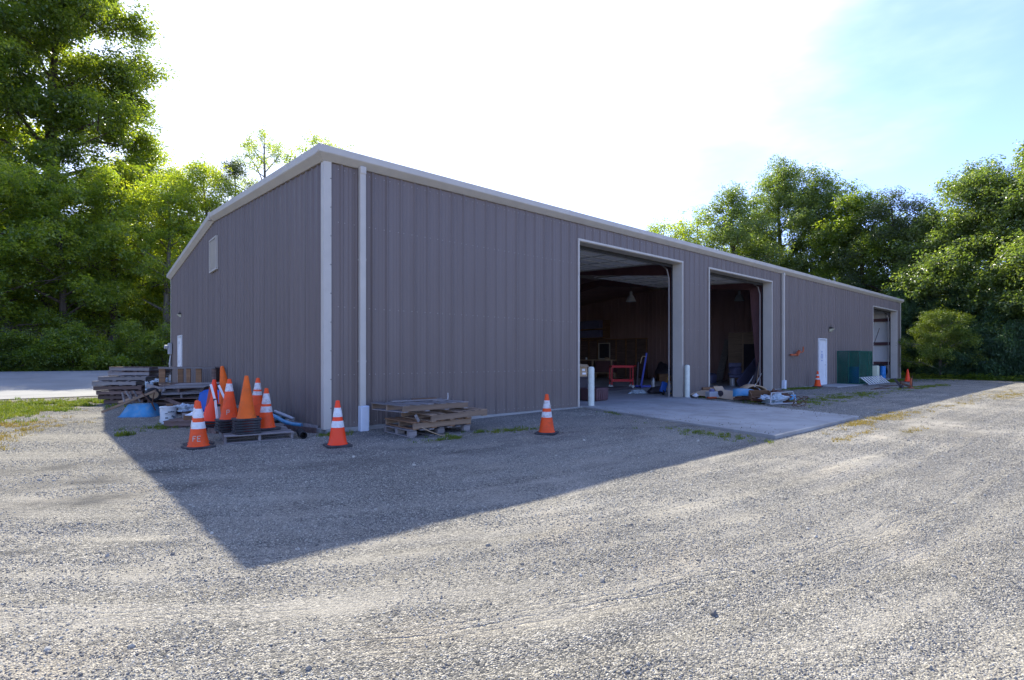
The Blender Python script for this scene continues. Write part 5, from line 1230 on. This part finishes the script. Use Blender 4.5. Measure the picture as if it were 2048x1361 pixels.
tree(14.4, 39.0, 20.4, 5.0, 'round topped tree just showing above the near roof corner', 'b', .45, 1500, 12, .5, nl=18, lobe=.34)
tree(1.8, 50.0, 17, 6.0, 'distant tree standing behind the bright yellow green ones', 'b', .12, 2600, 14, .7, nl=20)
tree(-13.6, 32.5, 8.0, 3.4, 'small low tree at the left edge beside the lane', 'b', .1, 1300, 15, .45)
lb_l = ['shaded bush at the extreme left edge of the lane', 'second shaded bush from the left along the lane', 'low dark green bush under the tallest tree', 'wide fern like bush right of the tallest trunk', 'sunlit bush left of the building meter box', 'bright bush beside the back corner of the building', 'bush hidden partly behind the stacked pallets']
for k, (x, y, w_, h) in enumerate(((-12.0, 30.6, 4.5, 2.6), (-8.9, 30.9, 4.2, 2.4), (-6.0, 31.0, 4.0, 2.3), (-3.2, 31.2, 3.8, 2.8), (-.8, 31.4, 3.4, 3.2), (1.4, 31.4, 3.4, 3.0), (-2.0, 31.0, 3, 1.7))):
    bush(x, y, w_, 2.2, h, lb_l[k], ('c', 'e', 'c', 'a', 'b', 'b', 'a')[k], 560, 50+k, .36, group='bushes along the lane')
# right side and behind the far end
RT = [(41.9, 20.5, 15.8, 4.0, 'a', 'small light green tree just topping the roof at the left of the right tree group', .3, 700),
      (44.6, 18.2, 17.0, 4.0, 'b', 'green tree topping the roof, second from the left in the right group', .3, 800),
      (42.6, 13.4, 17.6, 4.0, 'f', 'rounded tree in the right group left of the tallest one', .15, 1700),
      (50.3, 12.4, 21.8, 4.3, 'f', 'tallest pointed tree in the group behind the far roof', .15, 2300),
      (48.8, 8.6, 19.2, 4.2, 'f', 'full crowned tree directly right of the tallest pointed one', .12, 2200),
      (46.9, 4.8, 16.4, 4.0, 'c', 'dark green tree in the middle of the group above the far corner', .12, 1900),
      (46.4, 2.6, 15.2, 3.6, 'd', 'feathery topped tree above the far end of the building', .12, 1400),
      (45.6, -.2, 13.2, 3.8, 'f', 'lower light tree in the dip between the two tree groups', .1, 1300),
      (44.6, -3.4, 15.4, 4.2, 'f', 'big leafy tree at the right whose pointed top leans left', .1, 2600),
      (43.4, -6.4, 15.6, 4.6, 'f', 'large bright crowned tree at the right edge of the picture', .08, 2900),
      (42.8, -11.0, 15.5, 4.6, 'c', 'dark tree just beyond the right edge of the picture', .08, 1500),
      (50.0, 15.0, 17.0, 4.5, 'c', 'tree standing further back behind the tallest pointed tree', .15, 1200),
      (50.5, 1.0, 13.5, 4.5, 'c', 'tree standing further back behind the feathery topped one', .15, 1300)]
for k, (x, y, h, rd, kd, lb, cb, nc) in enumerate(RT): tree(x, y, h, rd*1.12, lb, kd, cb, int(nc*1.6), 80+k, .50, nl=26 if h < 16 else 34, lobe=.34)
lb_r = ['dark vine covered bush right beside the far building corner', 'sunlit yellow green bush standing out before the dark hedge', 'dark vine draped bush below the sunlit bush', 'dark bush right of the sunlit bush', 'vine draped bush in the middle of the right hedge', 'dense dark bush near the right edge', 'dark bush at the right edge of the picture', 'tall vine covered bush behind the far corner', 'tall vine covered bush above the right hedge', 'tall dark bush at the right behind the hedge', 'bush beyond the right edge of the picture', 'tall vine covered bush in the dip of the trees']
RB = [(40.6, 1.6, 3.2, 3.6, 'e'), (38.7, -1.85, 3.0, 4.0, 'y'), (39.6, -2.0, 3.0, 2.4, 'e'), (39.9, -3.6, 2.8, 3.4, 'e'), (39.9, -5.2, 2.8, 3.6, 'e'), (39.8, -6.9, 3.0, 3.6, 'e'), (39.6, -8.8, 3.2, 3.6, 'e'), (43.0, 1.2, 5, 7.2, 'e'), (42.6, -2.6, 5, 7.4, 'e'), (42.2, -6.2, 5, 7.8, 'e'), (40, -11.5, 4, 4, 'e'), (44.2, 4.4, 5, 7, 'e')]
for k, (x, y, w_, h, kd) in enumerate(RB):
    if kd == 'y':
        tree(x, y, h+.5, 2.3, lb_r[k], 'y', .08, 1300, 133, .30, name='shrub', bark='bark_l', nl=20, lobe=.24, group='hedge at the far right'); continue
    bush(x, y, w_, w_*1.0, h, lb_r[k], kd, 1100 if h > 6 else 750, 120+k, .36, group='hedge at the far right')
# a far-off wood that closes the view between the trees
n = 5200; r = np.random.RandomState(5); P = []
for k in range(n):
    f = r.rand()
    if f < .42: x = r.uniform(-45, 14); y = r.uniform(46, 60)
    elif f < .60: x = r.uniform(14, 50); y = r.uniform(46, 60)
    else: x = r.uniform(53, 64); y = r.uniform(-40, 46)
    hb = (6 if x < 14 else 4.5)+3*float(vnoise(x*.25, y*.25)); P.append((x, y, float(base_h(x, y))+hb*r.rand()))
s = 1.6*r.uniform(.7, 1.3, n)
wd = scatter('far_wood', P, rot_rand(n, r), np.stack([s, s, s], -1), LC['c']); tag(wd, 'far off wood closing the view behind the separate trees', 'wood', None, 'stuff')

# grass and weeds ----------------------------------------------------
def blade_clump(n, h, spread, seed, m, wd=.006):
    r = np.random.RandomState(seed); vs = []; fs = []
    for k in range(n):
        a = r.rand()*2*PI; p = np.array([math.cos(a), math.sin(a), 0])*spread*r.rand()**.5; dr = r.rand()*2*PI; ln = r.uniform(.1, .8)*h
        hh = h*r.uniform(.5, 1.1); w_ = wd*r.uniform(.7, 1.4); q = np.array([-math.sin(dr), math.cos(dr), 0])*w_; d = np.array([math.cos(dr), math.sin(dr), 0])
        b = len(vs); m1 = p+d*ln*.35+np.array([0, 0, hh*.6]); tp = p+d*ln+np.array([0, 0, hh])
        vs += [tuple(p-q), tuple(p+q), tuple(m1+q*.7), tuple(m1-q*.7), tuple(tp)]; fs += [(b, b+1, b+2, b+3), (b+3, b+2, b+4)]
    me = bpy.data.meshes.new('grass_tuft'); me.from_pydata(vs, [], fs); me.materials.append(m); return me
GC = protos('grass_tufts', [blade_clump(16, .075, .07, 200+k, M['grass'], .0045) for k in range(4)])
DC = protos('dry_tufts', [blade_clump(14, .05, .07, 220+k, M['grass_y'], .004) for k in range(4)])
WC = protos('weed_tufts', [leaf_clump(14, .30, 240+k, M['grass'], .35) for k in range(3)])
def scatter_patches(name, patches, per, coll, smin, smax, seed, label):
    r = np.random.RandomState(seed); P = []; S = []
    for (cx, cy, rx, ry, a) in patches:
        n = int(per*rx*ry*a*3)+12
        q = r.normal(size=(n, 2))*.62; xx = cx+q[:, 0]*rx; yy = cy+q[:, 1]*ry
        keep = vnoise(xx*2.3+9, yy*2.3) > .38
        inside = (xx > -.08) & (yy > -.08) & (yy < 18.7) & (xx < 37.6)
        ap = (yy < 0.3) & (yy > -5.62) & (xx > 6.75+yy*.255) & (xx < 11.7+yy*.35)
        keep &= ~inside & ~ap & ~((yy > 14.3) & (xx < 0))
        zz = gz(xx, yy)
        for x, y, z in zip(xx[keep], yy[keep], zz[keep]): P.append((x, y, z-.004)); S.append(r.uniform(smin, smax)*(.7+.5*a))
    n = len(P); S = np.array(S); R_ = np.stack([r.normal(0, .12, n), r.normal(0, .12, n), r.rand(n)*6.28], -1)
    o = scatter(name, P, R_, np.stack([S, S, S], -1), coll); tag(o, label, 'grass', None, 'stuff'); return o
scatter_patches('verge_grass', GRASS, 430, GC, .7, 1.5, 1, 'short green grass on the verge between the gravel and the lane')
scatter_patches('weeds', WEED, 330, GC, .35, .9, 2, 'small green weeds growing through the gravel near the walls')
scatter_patches('dry_grass', DRY+[(a, b, c*1.1, d*1.1, e*.5) for (a, b, c, d, e) in GRASS[:4]], 240, DC, .5, 1.2, 3, 'yellow dry grass at the slab edge and on the verge')
# undergrowth along the far lane edge and the right tree line
r = np.random.RandomState(9); P = []; S = []
for k in range(2600):
    if k % 2: x = r.uniform(-22, 6); y = 30.3+abs(r.normal(0, .9)); 
    else: y = r.uniform(-14, 6); x = 38.7+.25*max(y, -2)+abs(r.normal(0, .6))
    P.append((x, y, float(base_h(x, y)))); S.append(r.uniform(.25, .55))
S = np.array(S); o = scatter('undergrowth', P, rot_rand(len(P), r), np.stack([S, S, S*.8], -1), LC['c']); tag(o, 'low leafy undergrowth at the foot of the trees', 'undergrowth', None, 'stuff')

# loose gravel stones ------------------------------------------------
def stone_mesh(seed):
    bm = bmesh.new(); bmesh.ops.create_icosphere(bm, subdivisions=1, radius=1); r = np.random.RandomState(seed)
    sc3 = np.array([1, r.uniform(.6, .95), r.uniform(.45, .75)])
    for v in bm.verts: v.co = Vector(np.array(v.co)*sc3*r.uniform(.78, 1.18))
    me = bpy.data.meshes.new('stone'); bm.to_mesh(me); bm.free(); me.materials.append(M['stone']); return me
SC = protos('stones', [stone_mesh(300+k) for k in range(7)])
r = np.random.RandomState(21)
DARKP = [(-3.2, -1.9, 1.5, .35, 1), (-3.2, -2.9, 1.3, .28, 1), (-3.7, -.7, 1.2, .4, .8), (1.5, -3.2, 3.0, .4, .6)]
def stones(n, x0, x1, y0, y1, smin, smax, pw, thr):
    x = r.uniform(x0, x1, n); y = r.uniform(y0, y1, n)
    w_ = fbm(x*.55+3, track_v(x, y)*2.0+40, 3)*.6+.4*fbm(x*2.5, y*2.5, 2)
    k = w_ > r.uniform(thr-.12, thr+.12, n); x = x[k]; y = y[k]
    ins = (x > -.06) & (y > -.05); ap = (y < 0.3) & (y > -5.62) & (x > 6.75+y*.255) & (x < 11.7+y*.35); k = ~ins & ~ap
    # keep to what lies ahead of the camera
    dx = x-CAM.x; dy = y-CAM.y; fw = .6483*dx+.7615*dy; rt = .7614*dx-.6486*dy; k &= (fw > 1.2) & (np.abs(rt) < fw*1.25+1.5)
    k &= r.rand(len(x)) > .85*np.clip(patch(DARKP, x, y)*1.5*(vnoise(x*3, y*3)+.4), 0, 1)
    x = x[k]; y = y[k]; s = smin+(smax-smin)*r.rand(len(x))**pw
    return x, y, s
def apron_stones(n):
    x = r.uniform(5.4, 11.6, n); y = -5.5*r.rand(n)**.6; e = np.minimum(x-(6.9+y*.262), (11.6+y*.33)-x); k = (e > .02) & (r.rand(n) < .9*np.exp(-e/.16)+.015); k &= (x > 6.9+y*.262)
    return x[k], y[k], .005+.008*r.rand(k.sum())
parts = [stones(230000, -6.5, 6, -9.2, -3.2, .0030, .0072, 1.8, .46), stones(170000, -6.5, 13, -9.2, 0, .005, .010, 1.8, .46), stones(70000, -7, 0, -4, 9, .006, .011, 1.6, .47), stones(5000, -6.5, 12, -9.2, -1, .009, .019, 2.6, .5), stones(450, -6, 12, -9, -1, .012, .034, 3.5, .45), stones(60000, 5, 22, -12, 0, .008, .014, 1.6, .48)]
x = np.concatenate([p[0] for p in parts]); y = np.concatenate([p[1] for p in parts]); s = np.concatenate([p[2] for p in parts])
z = gz(x, y)+s*.15
ax, ay, as_ = apron_stones(7000); x = np.concatenate([x, ax]); y = np.concatenate([y, ay]); s = np.concatenate([s, as_]); z = np.concatenate([z, np.full(len(ax), .085)+as_*.3]); n = len(x)
o = scatter('gravel_stones', np.stack([x, y, z], -1), np.stack([r.normal(0, .4, n), r.normal(0, .4, n), r.rand(n)*6.28], -1), np.stack([s, s, s], -1), SC)
tag(o, 'loose grey gravel stones covering the yard', 'gravel', None, 'stuff')
print('stones', n)
